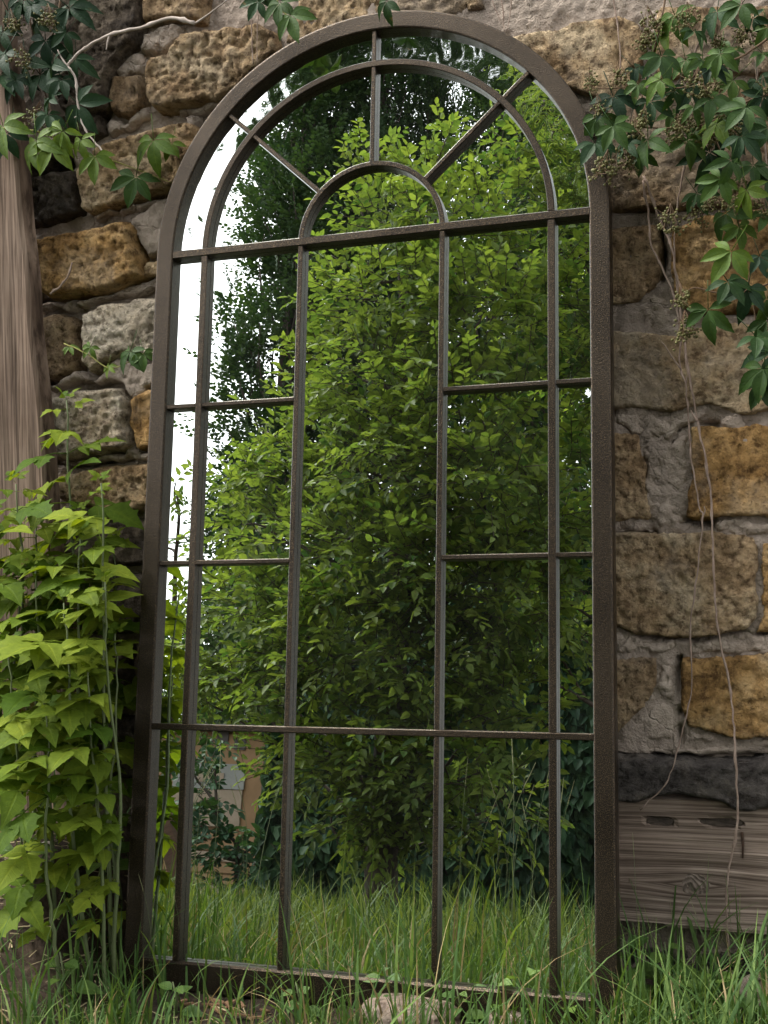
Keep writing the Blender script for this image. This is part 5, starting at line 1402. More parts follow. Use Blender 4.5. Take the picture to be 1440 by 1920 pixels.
    ('creeper_vine', 'young pale green creeper shoot reaching across the stones left of the arch', [-0.787, 0.16, 1.628], [([[-0.787, 0.16, 1.628], [-0.756, 0.16, 1.616], [-0.671, 0.17, 1.597], [-0.588, 0.2, 1.553], [-0.54, 0.22, 1.539], [-0.51, 0.24, 1.528], [-0.438, 0.26, 1.496]], 0.0024, 0.0008, 'vine_green')], [([-0.653, 0.12, 1.567], (0.1, -0.33, -1.0), (-0.29, -0.85, 0.47), 0.0659, 'l', 1), ([-0.618, 0.12, 1.553], (-0.2, -0.37, -0.98), (0.2, -0.85, 0.31), 0.06, 'l', 3), ([-0.554, 0.12, 1.555], (0.2, -0.19, -0.98), (-0.21, -0.85, 0.45), 0.041, 'l', 4), ([-0.531, 0.13, 1.524], (0.0, -0.17, -1.0), (0.12, -0.85, 0.22), 0.0511, 'l', 0), ([-0.461, 0.235, 1.577], (0.15, -0.33, -0.99), (0.03, -0.85, 0.57), 0.0637, 'l', 4), ([-0.502, 0.235, 1.508], (-0.2, -0.22, -0.98), (0.27, -0.85, 0.53), 0.062, 'n', 5), ([-0.429, 0.25, 1.571], (-0.3, -0.25, -0.96), (0.17, -0.85, 0.55), 0.0376, 'l', 5), ([-0.728, 0.12, 1.605], (0.3, -0.34, -0.96), (-0.28, -0.85, 0.58), 0.0662, 'l', 3), ([-0.593, 0.12, 1.577], (-0.52, -0.17, -0.85), (0.44, -0.85, 0.71), 0.0514, 'l', 6)], []),
    ('creeper_vine', 'sprig of creeper leaves hanging above the top of the arch', [-0.13, 0.2, 1.849], [([[-0.13, 0.2, 1.849], [-0.164, 0.2, 1.814], [-0.175, 0.2, 1.786], [-0.154, 0.2, 1.762]], 0.002, 0.001, 'vine_green')], [([-0.157, 0.17, 1.776], (0.0, -0.26, -1.0), (-0.2, -0.85, 0.59), 0.0492, 'n', 5), ([-0.133, 0.16, 1.745], (0.3, -0.27, -0.96), (-0.11, -0.85, 0.35), 0.0535, 'n', 0), ([-0.213, 0.2, 1.8], (-0.41, -0.34, -0.91), (0.36, -0.85, 0.67), 0.0415, 'd', 5), ([0.041, 0.2, 1.759], (0.0, -0.12, -1.0), (-0.25, -0.85, 0.61), 0.0395, 'n', 4), ([-0.185, 0.2, 1.818], (0.05, -0.08, -1.0), (0.09, -0.85, 0.17), 0.04, 'n', 5)], []),
    ('creeper_vine', 'small creeper sprout on the grey mortar between pale blocks left of the mirror', [-0.639, 0.18, 1.178], [([[-0.639, 0.18, 1.178], [-0.586, 0.18, 1.153], [-0.539, 0.18, 1.123], [-0.492, 0.18, 1.133], [-0.451, 0.18, 1.153]], 0.0014, 0.0007, 'vine_green')], [([-0.459, 0.17, 1.145], (0.3, -0.23, -0.96), (0.32, -0.85, 0.51), 0.0354, 'n', 3), ([-0.486, 0.17, 1.151], (-0.39, -0.27, -0.92), (-0.18, -0.85, 0.62), 0.0484, 'n', 1), ([-0.579, 0.18, 1.168], (-0.54, -0.19, -0.84), (0.13, -0.85, 0.42), 0.0273, 'l', 3), ([-0.539, 0.18, 1.128], (-0.28, -0.16, -0.96), (-0.27, -0.85, 0.46), 0.0238, 'l', 0), ([-0.627, 0.18, 1.171], (0.76, -0.39, -0.65), (0.42, -0.85, 0.63), 0.0219, 'l', 3)], [])]:
    creeper(*args)

# bare vines and the dead branch
for name, label, cat, r0, r1, mk, main, sides in [
    ('dry_vine', 'longer bare vine hanging down the wall to the plank and into the grass', 'vine', 0.0024, 0.0019, 'vine', [[0.487, 0.254, 1.4], [0.514, 0.262, 1.315], [0.533, 0.253, 1.264], [0.539, 0.261, 1.191], [0.552, 0.258, 1.059], [0.565, 0.263, 0.966], [0.575, 0.253, 0.909], [0.584, 0.261, 0.836], [0.584, 0.257, 0.772], [0.585, 0.253, 0.68], [0.59, 0.259, 0.597], [0.606, 0.262, 0.497], [0.611, 0.24, 0.409], [0.611, 0.24, 0.284], [0.594, 0.24, 0.193], [0.588, 0.24, 0.121], [0.591, 0.24, 0.049], [0.591, 0.24, -0.005]], [[[0.566, 0.25, 0.965], [0.559, 0.25, 0.974], [0.556, 0.25, 0.984]]]),
    ('dry_vine', 'bare vine that bends left above the dark lintel towards the frame', 'vine', 0.0022, 0.0011, 'vine', [[0.485, 0.253, 1.391], [0.492, 0.262, 1.34], [0.497, 0.254, 1.277], [0.512, 0.257, 1.239], [0.533, 0.259, 1.181], [0.54, 0.258, 1.115], [0.539, 0.258, 1.06], [0.547, 0.253, 1.031], [0.55, 0.262, 0.957], [0.554, 0.256, 0.892], [0.563, 0.256, 0.818], [0.569, 0.253, 0.795], [0.554, 0.253, 0.68], [0.542, 0.261, 0.606], [0.541, 0.263, 0.505], [0.529, 0.253, 0.451], [0.506, 0.24, 0.37], [0.491, 0.24, 0.338], [0.449, 0.24, 0.296]], [[[0.539, 0.255, 1.058], [0.524, 0.255, 1.084], [0.508, 0.255, 1.108]], [[0.568, 0.255, 0.795], [0.573, 0.255, 0.809], [0.572, 0.255, 0.818]], [[0.547, 0.255, 1.031], [0.55, 0.255, 1.045]]]),
    ('dry_vine', 'short bare vine descending from the berry clusters beside the crack in the wall', 'vine', 0.0018, 0.0012, 'vine', [[0.566, 0.255, 1.447], [0.548, 0.255, 1.365], [0.538, 0.255, 1.301], [0.536, 0.255, 1.236], [0.547, 0.255, 1.193], [0.558, 0.255, 1.19]], []),
    ('dry_vine', 'thin bare vine hanging over the tan stone right of the arch top', 'vine', 0.0017, 0.0012, 'vine', [[0.441, 0.25, 1.745], [0.446, 0.25, 1.707], [0.452, 0.25, 1.658], [0.453, 0.25, 1.592], [0.454, 0.25, 1.559]], []),
    ('dry_vine', 'pair of thin bare stems above the left shoulder of the arch', 'vine', 0.0014, 0.001, 'vine', [[-0.237, 0.25, 1.857], [-0.248, 0.25, 1.807], [-0.251, 0.25, 1.766], [-0.25, 0.25, 1.703]], [[[-0.228, 0.25, 1.845], [-0.237, 0.25, 1.795], [-0.24, 0.25, 1.754], [-0.241, 0.25, 1.696]]]),
    ('dead_branch', 'pale dead branch arching over the stones in the upper left', 'branch', 0.0042, 0.0018, 'vine_pale', [[-0.333, 0.17, 1.764], [-0.383, 0.17, 1.782], [-0.45, 0.17, 1.774], [-0.517, 0.17, 1.77], [-0.571, 0.17, 1.751], [-0.6, 0.17, 1.734], [-0.61, 0.17, 1.722], [-0.594, 0.17, 1.697], [-0.591, 0.17, 1.661], [-0.586, 0.17, 1.623], [-0.569, 0.17, 1.584], [-0.529, 0.17, 1.537]], [[[-0.61, 0.17, 1.722], [-0.624, 0.17, 1.739], [-0.633, 0.17, 1.758]], [[-0.61, 0.17, 1.72], [-0.625, 0.17, 1.712], [-0.639, 0.17, 1.71]], [[-0.517, 0.17, 1.77], [-0.521, 0.17, 1.754], [-0.525, 0.17, 1.742]], [[-0.348, 0.2, 1.778], [-0.308, 0.2, 1.797], [-0.262, 0.2, 1.82]], [[-0.586, 0.17, 1.623], [-0.598, 0.17, 1.619]]]),
    ('dead_twig', 'dark curled twig lying against the orange block', 'twig', 0.003, 0.0016, 'vine', [[-0.703, 0.235, 1.291], [-0.684, 0.235, 1.302], [-0.665, 0.235, 1.32], [-0.656, 0.235, 1.338], [-0.651, 0.235, 1.352]], []),
    ('dry_vine', 'forked bare stems above the right shoulder of the arch', 'vine', 0.0016, 0.001, 'vine', [[0.239, 0.25, 1.779], [0.245, 0.25, 1.739], [0.246, 0.25, 1.709], [0.247, 0.25, 1.69]], [[[0.263, 0.25, 1.765], [0.26, 0.25, 1.727], [0.251, 0.25, 1.689]], [[0.219, 0.25, 1.772], [0.233, 0.25, 1.731], [0.242, 0.25, 1.705]]])]:
    t = thing(name, label, cat, tuple(main[0]))
    rt = np.array(main[0])
    p = smooth_path(np.array(main) - rt, 6, 0.0022, len(main) * 3)
    rad = np.linspace(r0, r1, len(p)) * (0.9 + 0.22 * vnoise(np.stack([np.arange(len(p)) * .7, np.zeros(len(p)), np.zeros(len(p))], 1), 4) + 0.45 * (np.arange(len(p)) % 7 == 3))
    v, f = tube_vf(p, rad, 6)
    obj('stem', mesh('stem', v, f, M[mk], True), t)
    for sp in sides:
        q = smooth_path(np.array(sp) - rt, 5, 0.0016, 5)
        v, f = tube_vf(q, np.linspace(r1 * 1.3, r1 * 0.6, len(q)), 5)
        obj('twig', mesh('twig', v, f, M[mk], True), t)

# ------------------------------------------------------------------ grass
def blades(base, h, wd, lean, az, nseg, rnd):
    """base (N,3); h, wd, lean, az (N,) -> verts, quads"""
    N = len(base)
    d = np.stack([np.cos(az), np.sin(az), 0 * az], 1)
    s = np.stack([-np.sin(az), np.cos(az), 0 * az], 1)
    tw = rng.uniform(-1.2, 1.2, N)
    V = []
    for i in range(nseg + 1):
        t = i / nseg
        up = h * (t - 0.30 * lean * t ** 3)
        out = h * lean * (0.25 * t + 0.75 * t ** 2.2)
        c = base + d * out[:, None]
        c[:, 2] += up
        ww = wd * (1 - t ** 1.8) * (0.65 + 0.6 * min(1, t * 4)) * 0.5 + 0.00015
        a = tw * t
        sd_ = s * np.cos(a)[:, None] + d * np.sin(a)[:, None]
        V.append(c + sd_ * ww[:, None]); V.append(c - sd_ * ww[:, None])
    V = np.stack(V, 1)
    k = 2 * (nseg + 1)
    F = []
    idx = np.arange(N) * k
    for i in range(nseg):
        F.append(np.stack([idx + 2 * i, idx + 2 * i + 1, idx + 2 * i + 3, idx + 2 * i + 2], 1))
    F = np.stack(F, 1).reshape(-1, 4)
    return V.reshape(-1, 3), F, np.repeat(rnd, k)

def grass_patch(n, x0, x1, y0, y1, hmin, hmax, wmin, wmax, nseg, dens, seed):
    r = np.random.default_rng(seed)
    x = r.uniform(x0, x1, n); y = r.uniform(y0, y1, n)
    keep = r.random(n) < dens(x, y)
    x, y = x[keep], y[keep]
    m = len(x)
    cl = fbm(np.stack([x * 5, y * 5, 0 * x], 1), 2, seed) * 0.5 + 0.5
    h = (hmin + (hmax - hmin) * r.random(m) ** 1.6) * (0.45 + 1.1 * cl)
    b = np.stack([x, y, ground_z(x, y) - 0.01], 1)
    az = r.uniform(0, 2 * np.pi, m)
    lean = np.clip(r.normal(0.40, 0.28, m), 0.03, 1.15)
    return blades(b, h, r.uniform(wmin, wmax, m), lean, az, nseg, np.clip(r.random(m) * 0.5 + 0.5 * cl, 0, 0.999))

def clear(x, y):
    # nothing grows through the mirror, its gap to the wall stays thin
    return ~((np.abs(x) < 0.47) & (y > -0.012) & (y < 0.30)) & (y < 0.27)
def dens_near(x, y):
    c = fbm(np.stack([x * 4.2, y * 4.2, 0 * x + 3], -1), 3, 55)
    d = np.clip(0.55 + 1.3 * c, 0.10, 1)
    soil = np.clip((-0.42 - x) / 0.10, 0, 1) * np.clip((y + 0.16) / 0.10, 0, 1)
    d = d * (1 - 0.90 * soil)
    d = d * (1 - 0.45 * np.clip((-0.42 - x) / 0.10, 0, 1) * np.clip((y + 0.38) / 0.10, 0, 1))
    foot = (np.abs(x) < 0.47) & (y > -0.05)
    d = d * np.where(foot, 0.55, 1.0)
    gap = np.exp(-(((x + 0.26) / 0.10) ** 2 + ((y + 0.075) / 0.05) ** 2))
    d = d * (1 - 0.9 * gap)
    return d * clear(x, y)
parts = []
parts.append(grass_patch(15000, -1.15, 1.15, -0.75, 0.27, 0.03, 0.13, 0.0022, 0.0050, 4, dens_near, 1))
parts.append(grass_patch(3300, -1.15, 1.15, -0.70, 0.27, 0.08, 0.24, 0.0028, 0.0062, 6, dens_near, 2))
parts.append(grass_patch(2600, 0.44, 1.10, -0.30, 0.27, 0.08, 0.27, 0.0030, 0.0070, 6, lambda x, y: dens_near(x, y) * 0.9, 3))
parts.append(grass_patch(700, -1.10, -0.45, -0.40, 0.16, 0.08, 0.26, 0.0028, 0.0060, 6, lambda x, y: dens_near(x, y) * 1.0, 4))
def merge(parts):
    V, F, A, b = [], [], [], 0
    for v, f, a in parts:
        V.append(v); F.append(f + b); A.append(a); b += len(v)
    return np.concatenate(V), np.concatenate(F), np.concatenate(A)
v, f, a = merge(parts)
tag(obj('grass', mesh('grass', v, f, M['grass'], False, a)), 'green grass growing round the foot of the mirror', 'grass', kind='stuff')
v, f, a = grass_patch(1500, -1.15, 1.15, -0.70, 0.25, 0.05, 0.20, 0.0020, 0.0045, 5, dens_near, 41)
tag(obj('dead_grass', mesh('dead_grass', v, f, M['dry'], False, a)), 'dead straw coloured blades among the grass before the mirror', 'grass', kind='stuff')
def dens_far(x, y):
    c = fbm(np.stack([x * 1.4, y * 1.4, 0 * x + 3], -1), 3, 56)
    return np.clip(0.70 + 1.2 * c, 0.12, 1) * np.clip((y + 5.1 + 0.8 * c) / 1.2, 0.15, 1)
parts = []
parts.append(grass_patch(40000, -4.2, 1.4, -5.2, -0.70, 0.05, 0.20, 0.004, 0.009, 4, dens_far, 5))
parts.append(grass_patch(7000, -3.5, 0.9, -2.6, -0.55, 0.10, 0.28, 0.003, 0.008, 5, dens_far, 6))
v, f, a = merge(parts)
tag(obj('meadow_grass', mesh('meadow_grass', v, f, M['meadow'], False, a)), 'tall meadow grass in front of the trees seen in the mirror', 'grass', kind='stuff')

# seed stalks
def stalk_proto(seed):
    r = random.Random(seed)
    H = 1.0
    p = smooth_path([(0, 0, 0), (0.04, 0, .35), (0.14 + r.uniform(0, .10), 0, .72), (0.34 + r.uniform(0, .25), 0, 1.0)], 6)
    v, f = tube_vf(p, np.linspace(0.0062, 0.0034, len(p)), 4)
    st = mesh('stem', v, f, M['sap_stem'], True)
    V, F = [], []
    nb = 0
    top = p[-4:]
    for i in range(26):
        u = i / 25
        c = np.array([np.interp(u, np.linspace(0, 1, len(top)), top[:, j]) for j in range(3)])
        tdir = top[-1] - top[0]; tdir /= np.linalg.norm(tdir)
        az = i * 2.4
        o = np.array([math.cos(az), math.sin(az), 0]) * 0.006 * (1 - 0.6 * u)
        v, f = tube_vf([c, c + o + tdir * 0.012, c + o * 1.1 + tdir * 0.03], [0.002, 0.0050 * (1 - .5 * u), 0.001], 4, nb)
        V.append(v); F += f; nb += len(v)
    return st, mesh('seed_head', np.concatenate(V), F, M['seed'], True)
SPRO = [stalk_proto(s) for s in range(4)]
for i, (x, y, h, az, lab) in enumerate([
    (0.452, 0.141, 0.275, 1.78, 'tall grass stalk with a pale seed head before the left end of the plank'),
    (0.415, 0.157, 0.249, 3.88, 'grass stalk with a thin seed head overlapping the right jamb of the frame'),
    (-0.521, 0.029, 0.17, 0.36, 'tall grass stalk rising over the bare soil at the lower left'),
    (-0.52, 0.001, 0.134, 1.53, 'grass stalk leaning left over the bare soil'),
    (-0.385, 0.008, 0.174, 5.71, 'grass stalk before the left end of the foot rail'),
    (-0.329, 0.022, 0.188, 4.84, 'grass stalk before the second upright bar of the mirror at its foot'),
    (-0.363, -0.013, 0.223, 4.65, 'grass stalk crossing the left jamb near its foot'),
    (-0.256, 0.04, 0.215, 3.61, 'tall grass stalk before the lower left pane next to the foot rail'),
    (-0.126, 0.02, 0.237, 1.52, 'grass stalk before the third upright bar at the mirror foot'),
    (-0.606, -0.02, 0.12, 1.66, 'grass stalk at the lower left corner before the saplings'),
    (-0.637, -0.055, 0.12, 3.61, 'grass stalk by the left edge of the picture'),
    (0.023, 0.033, 0.198, 3.51, 'grass stalk before the middle of the foot rail'),
    (-0.064, 0.036, 0.219, 1.46, 'grass stalk left of the middle of the foot rail'),
    (-0.169, -0.016, 0.217, 5.9, 'grass stalk before the lower pane left of the centre pane'),
    (0.511, 0.156, 0.186, 4.63, 'short grass stalk in front of the plank'),
    (0.563, 0.145, 0.184, 2.73, 'grass stalk in front of the dark block under the plank'),
    (-0.29, -2.79, 0.69, 5.07, 'flowering grass stalk standing in the meadow reflected in the mirror'),
    (-0.11, -1.63, 0.52, 5.18, 'flowering grass stalk standing in the meadow reflected in the mirror'),
    (-1.59, -2.37, 0.62, 6.16, 'flowering grass stalk standing in the meadow reflected in the mirror'),
    (-0.84, -1.14, 0.55, 4.11, 'flowering grass stalk standing in the meadow reflected in the mirror'),
    (-0.11, -1.64, 0.55, 2.45, 'flowering grass stalk standing in the meadow reflected in the mirror'),
    (-1.35, -2.05, 0.65, 1.11, 'flowering grass stalk standing in the meadow reflected in the mirror'),
    (-1.56, -2.5, 0.57, 2.54, 'flowering grass stalk standing in the meadow reflected in the mirror'),
    (-0.07, -2.1, 0.56, 0.67, 'flowering grass stalk standing in the meadow reflected in the mirror'),
    (-0.12, -2.03, 0.5, 3.88, 'flowering grass stalk standing in the meadow reflected in the mirror'),
    (-0.6, -2.89, 0.7, 1.2, 'flowering grass stalk standing in the meadow reflected in the mirror'),
    (-1.34, -2.59, 0.67, 0.12, 'flowering grass stalk standing in the meadow reflected in the mirror'),
    (-1.25, -2.3, 0.56, 2.5, 'flowering grass stalk standing in the meadow reflected in the mirror'),
    (-1.3, -2.39, 0.52, 2.52, 'flowering grass stalk standing in the meadow reflected in the mirror'),
    (-0.37, -2.68, 0.69, 5.51, 'flowering grass stalk standing in the meadow reflected in the mirror'),
    (-1.65, -2.52, 0.65, 5.34, 'flowering grass stalk standing in the meadow reflected in the mirror'),
    (-0.45, -2.84, 0.6, 0.39, 'flowering grass stalk standing in the meadow reflected in the mirror'),
    (-0.57, -2.97, 0.57, 0.12, 'flowering grass stalk standing in the meadow reflected in the mirror'),
    (-1.79, -2.79, 0.61, 5.98, 'flowering grass stalk standing in the meadow reflected in the mirror'),
    (-0.01, -1.77, 0.56, 4.75, 'flowering grass stalk standing in the meadow reflected in the mirror'),
    (0.0, -1.16, 0.61, 4.31, 'flowering grass stalk standing in the meadow reflected in the mirror')]):
    t = thing('grass_stalk', lab, 'grass stalk', (x, y, float(ground_z(x, y)) - 0.005), 'flowering grass stalks')
    t.rotation_euler = (0, 0, az)
    st, sh = SPRO[i % 4]
    for nm, me in (('stem', st), ('seed_head', sh)):
        o = bpy.data.objects.new(nm, me)
        link(o, t)
        o.scale = (h * .32, h * .32, h)

# low broad leaved weeds
def weed_mesh(seed):
    V, F = leaflet_vf(1.0, OVATE, 0.35, 0.25, (0.25, 0, 0.0), 0, 0, seed)
    v, f = tube_vf([(0, 0, 0), (.25, 0, 0)], .02, 4, len(V))
    return vein_attrs(mesh('leaf', V + [tuple(q) for q in v], F + f, M['weed'], True))
WL = [weed_mesh(s) for s in range(3)]
for i, (x, y, s, n, lab) in enumerate([
    (0.3, 0.055, 0.05, 8, 'weed with round leaves before the right foot of the mirror'),
    (0.235, 0.026, 0.042, 7, 'small weed before the foot rail right of its middle'),
    (0.427, 0.135, 0.065, 10, 'leafy weed between the right jamb and the plank'),
    (0.492, 0.176, 0.06, 9, 'dark leafy weed below the plank'),
    (0.381, 0.087, 0.05, 8, 'weed touching the right jamb of the mirror'),
    (0.052, 0.016, 0.045, 7, 'weed with toothed leaves before the middle of the foot rail'),
    (-0.55, 0.142, 0.06, 9, 'grey green weed at the left foot of the mirror'),
    (-0.62, -0.02, 0.06, 8, 'weed at the foot of the sapling clump'),
    (-0.077, -0.053, 0.034, 6, 'small weed in the grass left of the flat pinkish stone'),
    (0.564, 0.122, 0.05, 8, 'leafy weed in the grass under the right end of the plank'),
    (0.347, 0.032, 0.04, 7, 'low weed by the lower edge of the picture near the right foot'),
    (0.181, -0.004, 0.034, 6, 'small weed between the flat stone and the reddish stone'),
    (-0.477, -0.119, 0.045, 7, 'weed in the grass at the lower left'),
    (-0.28, -0.093, 0.035, 6, 'low weed before the wood chips')]):
    r = random.Random(50 + i)
    t = thing('weed', lab, 'weed', (x, y, float(ground_z(x, y))), 'broad leaved weeds')
    v, f = tube_vf([(0, 0, -.01), (.004, -.004, s * .9), (.0, -.008, s * 1.7)], [.0025, .002, .0012], 5)
    obj('stem', mesh('stem', v, f, M['sap_stem'], True), t)
    for k in range(n):
        az = k * 2.4 + r.uniform(-.4, .4)
        el = r.uniform(.0, .6)
        o = bpy.data.objects.new('leaf', WL[k % 3])
        link(o, t)
        z = s * (0.25 + 1.4 * k / n)
        o.matrix_local = frame_mat((0.002, -.004, z), (math.cos(az) * math.cos(el), math.sin(az) * math.cos(el), math.sin(el)), (0, -.3, 1), s * r.uniform(.7, 1.1) * (1.1 - .5 * k / n))

# stones, stick and chips on the ground
def boulder(name, label, loc, size, seed, m, cat='stone'):
    import bmesh
    bm = bmesh.new()
    bmesh.ops.create_icosphere(bm, subdivisions=4, radius=1.0)
    me = bpy.data.meshes.new(name)
    bm.to_mesh(me); bm.free()
    co = np.zeros(len(me.vertices) * 3); me.vertices.foreach_get('co', co); co = co.reshape(-1, 3)
    co = np.sign(co) * np.abs(co) ** 0.75
    co = co * (1 + 0.22 * fbm(co * 1.4 + seed, 3, seed)[:, None]) + 0.03 * fbm(co * 5 + seed, 3, seed + 1)[:, None]
    co = co * np.array(size)
    me.vertices.foreach_set('co', co.ravel())
    me.polygons.foreach_set('use_smooth', np.ones(len(me.polygons), dtype=bool))
    me.materials.append(M[m]); me.update()
    return tag(obj(name, me, None, loc, (0, 0, seed)), label, cat)
for i, (lab, loc, size, m) in enumerate([
    ('flat pinkish stone lying in the grass before the foot rail', (0.106, -0.023, 0.0), (0.085, 0.05, 0.032), 'pink'),
    ('small pinkish stone by the left foot of the mirror', (-0.482, 0.074, 0.012), (0.028, 0.02, 0.018), 'pink'),
    ('reddish stone partly hidden in the grass near the right foot', (0.258, 0.002, -0.0), (0.05, 0.035, 0.022), 'pink'),
    ('small pale stone in the grass below the plank at the right edge', (0.641, 0.189, 0.012), (0.035, 0.03, 0.03), 'pink'),
    ('grey stone half sunk in the soil at the left', (-0.7, 0.0, 0.06), (0.05, 0.04, 0.03), 'dark'),
    ('rounded stone on the earth bank behind the grass at the left edge', (-0.84, 0.05, 0.1), (0.05, 0.035, 0.035), 'brown')]):
    boulder('ground_stone', lab, loc, size, 3 + i, m)
(sx0, sy0), (sx1, sy1) = ((-0.65, 0.064), (-0.615, 0.076))
P = [(sx0, sy0, float(ground_z(sx0, sy0)) + .012), ((sx0 + sx1) / 2, (sy0 + sy1) / 2, float(ground_z((sx0 + sx1) / 2, (sy0 + sy1) / 2)) + .02), (sx1, sy1, float(ground_z(sx1, sy1)) + .014)]
v, f = tube_vf(smooth_path(P, 4, .001), .0026, 6)
tag(obj('dry_stick', mesh('dry_stick', v, f, M['stick'], True)), 'short bleached stick lying on the soil at the lower left', 'stick')
V, F, nb = [], [], 0
rr = np.random.default_rng(5)
def litter(n, cx, cy, sx, sy, lmin, lmax, wd, name, label, m, seed):
    rr = np.random.default_rng(seed)
    V, F, nb = [], [], 0
    for i in range(n):
        x, y = rr.normal(cx, sx), rr.normal(cy, sy)
        if abs(x) < .46 and y > -.03: continue
        z = float(ground_z(x, y)) + rr.uniform(.003, .012)
        L, a = rr.uniform(lmin, lmax), rr.uniform(0, 6.28)
        e = np.array([math.cos(a), math.sin(a), rr.uniform(-.25, .25)]) * L / 2
        s = np.array([-math.sin(a), math.cos(a), rr.uniform(-.3, .3)]) * wd * rr.uniform(.5, 1.2)
        u = np.array([0, 0, wd * .35])
        c = np.array([x, y, z])
        q = [c - e - s - u, c + e - s - u, c + e + s - u, c - e + s - u, c - e - s + u, c + e - s * .8 + u, c + e * .9 + s + u, c - e + s * .8 + u]
        V += [tuple(p) for p in q]
        F += [tuple(nb + k for k in t) for t in ((0, 3, 2, 1), (4, 5, 6, 7), (0, 1, 5, 4), (1, 2, 6, 5), (2, 3, 7, 6), (3, 0, 4, 7))]
        nb += 8
    return tag(obj(name, mesh(name, V, F, m)), label, 'litter', kind='stuff')
litter(26, -0.235, -0.045, .05, .022, .012, .035, .004, 'wood_chips', 'reddish wood chips scattered on the soil before the mirror', M['chip'], 3)
litter(420, -0.72, 0.02, .17, .13, .012, .05, .0012, 'dry_straw', 'dry straw and twig bits on the bare soil left of the mirror', M['straw'], 4)
litter(260, 0.0, -0.22, .45, .12, .012, .05, .0012, 'dry_litter', 'dry stems lying in the grass before the mirror', M['straw'], 6)

# ------------------------------------------------------------------ what stands behind the photographer
def leaf_cloud(pos, d, n, L, wd, rnd, fold=0.15, droop=0.12):
    d = d / (np.linalg.norm(d, axis=1)[:, None] + 1e-9)
    n = n - d * np.sum(n * d, axis=1)[:, None]
    n = n / (np.linalg.norm(n, axis=1)[:, None] + 1e-9)
    s = np.cross(n, d)
    L = L[:, None]; W = (wd if np.ndim(wd) else np.full(len(pos), wd))[:, None]
    V = np.stack([pos,
                  pos + d * L * .30 + s * W * .46 + n * W * fold,
                  pos + d * L * .68 + s * W * .36 + n * (W * fold - L * droop * .4),
                  pos + d * L - n * L * droop,
                  pos + d * L * .68 - s * W * .36 + n * (W * fold - L * droop * .4),
                  pos + d * L * .30 - s * W * .46 + n * W * fold], 1)
    N = len(pos)
    i = np.arange(N) * 6
    F = np.stack([np.stack([i, i + 1, i + 2, i + 3], 1), np.stack([i, i + 3, i + 4, i + 5], 1)], 1).reshape(-1, 4)
    return V.reshape(-1, 3), F, np.repeat(rnd, 6)

def sprays(start, dirs, length, nl, Lmin, Lmax, aspect, r, droop=0.25, updir=(0, 0, 1), spread=0.9):
    """leafy shoots: alternate leaves in a flattened spray"""
    N = len(start)
    dirs = dirs / np.linalg.norm(dirs, axis=1)[:, None]
    up = np.array(updir)[None, :] + r.normal(0, .35, (N, 3))
    side = np.cross(dirs, up); side /= np.linalg.norm(side, axis=1)[:, None] + 1e-9
    nrm = np.cross(side, dirs)
    P, D, NN, LL, RR = [], [], [], [], []
    srnd = r.random(N)
    for k in range(nl):
        t = (k + .7) / nl
        p = start + dirs * (length * t)[:, None]
        p[:, 2] -= droop * length * t * t
        sg = 1 if k % 2 else -1
        if k == nl - 1: sg = 0
        d = dirs * (.55 + .4 * t) + side * sg * spread + r.normal(0, .22, (N, 3))
        d[:, 2] -= droop * (.5 + t)
        P.append(p); D.append(d); NN.append(nrm + r.normal(0, .30, (N, 3)))
        LL.append(r.uniform(Lmin, Lmax, N) * (1.0 - .25 * abs(t - .5)))
        RR.append(np.clip(srnd * .65 + r.random(N) * .35, 0, .999))
    L = np.concatenate(LL)
    v = leaf_cloud(np.concatenate(P), np.concatenate(D), np.concatenate(NN), L, L * aspect, np.concatenate(RR))
    tips = start + dirs * length[:, None]; tips[:, 2] -= droop * length
    return v, tips

def twig_mesh(name, a, b, r0, m):
    """thin three-sided twigs from a to b"""
    d = b - a
    ref = np.array([.3, .5, .8])[None]
    s = np.cross(d, ref); s /= np.linalg.norm(s, axis=1)[:, None] + 1e-9
    q = np.cross(d, s); q /= np.linalg.norm(q, axis=1)[:, None] + 1e-9
    r0 = np.broadcast_to(r0, (len(a),))[:, None]
    V = np.stack([a + s * r0, a - s * r0 * .5 + q * r0 * .87, a - s * r0 * .5 - q * r0 * .87,
                  b + s * r0 * .4, b - s * r0 * .2 + q * r0 * .35, b - s * r0 * .2 - q * r0 * .35], 1).reshape(-1, 3)
    i = np.arange(len(a)) * 6
    F = np.concatenate([np.stack([i + j, i + (j + 1) % 3, i + 3 + (j + 1) % 3, i + 3 + j], 1) for j in range(3)])
    return mesh(name, V, F, m)

def limb(p0, p1, r0, r1, r, wob=.06, n=9):
    p0, p1 = np.array(p0, float), np.array(p1, float)
    t = np.linspace(0, 1, n)[:, None]
    P = p0 + (p1 - p0) * t
    L = np.linalg.norm(p1 - p0)
    o = r.normal(0, 1, (2, 3)) * wob * L
    P = P + np.sin(np.pi * t) * o[0] + np.sin(2 * np.pi * t) * o[1] * .5
    return P, np.linspace(r0, r1, n)

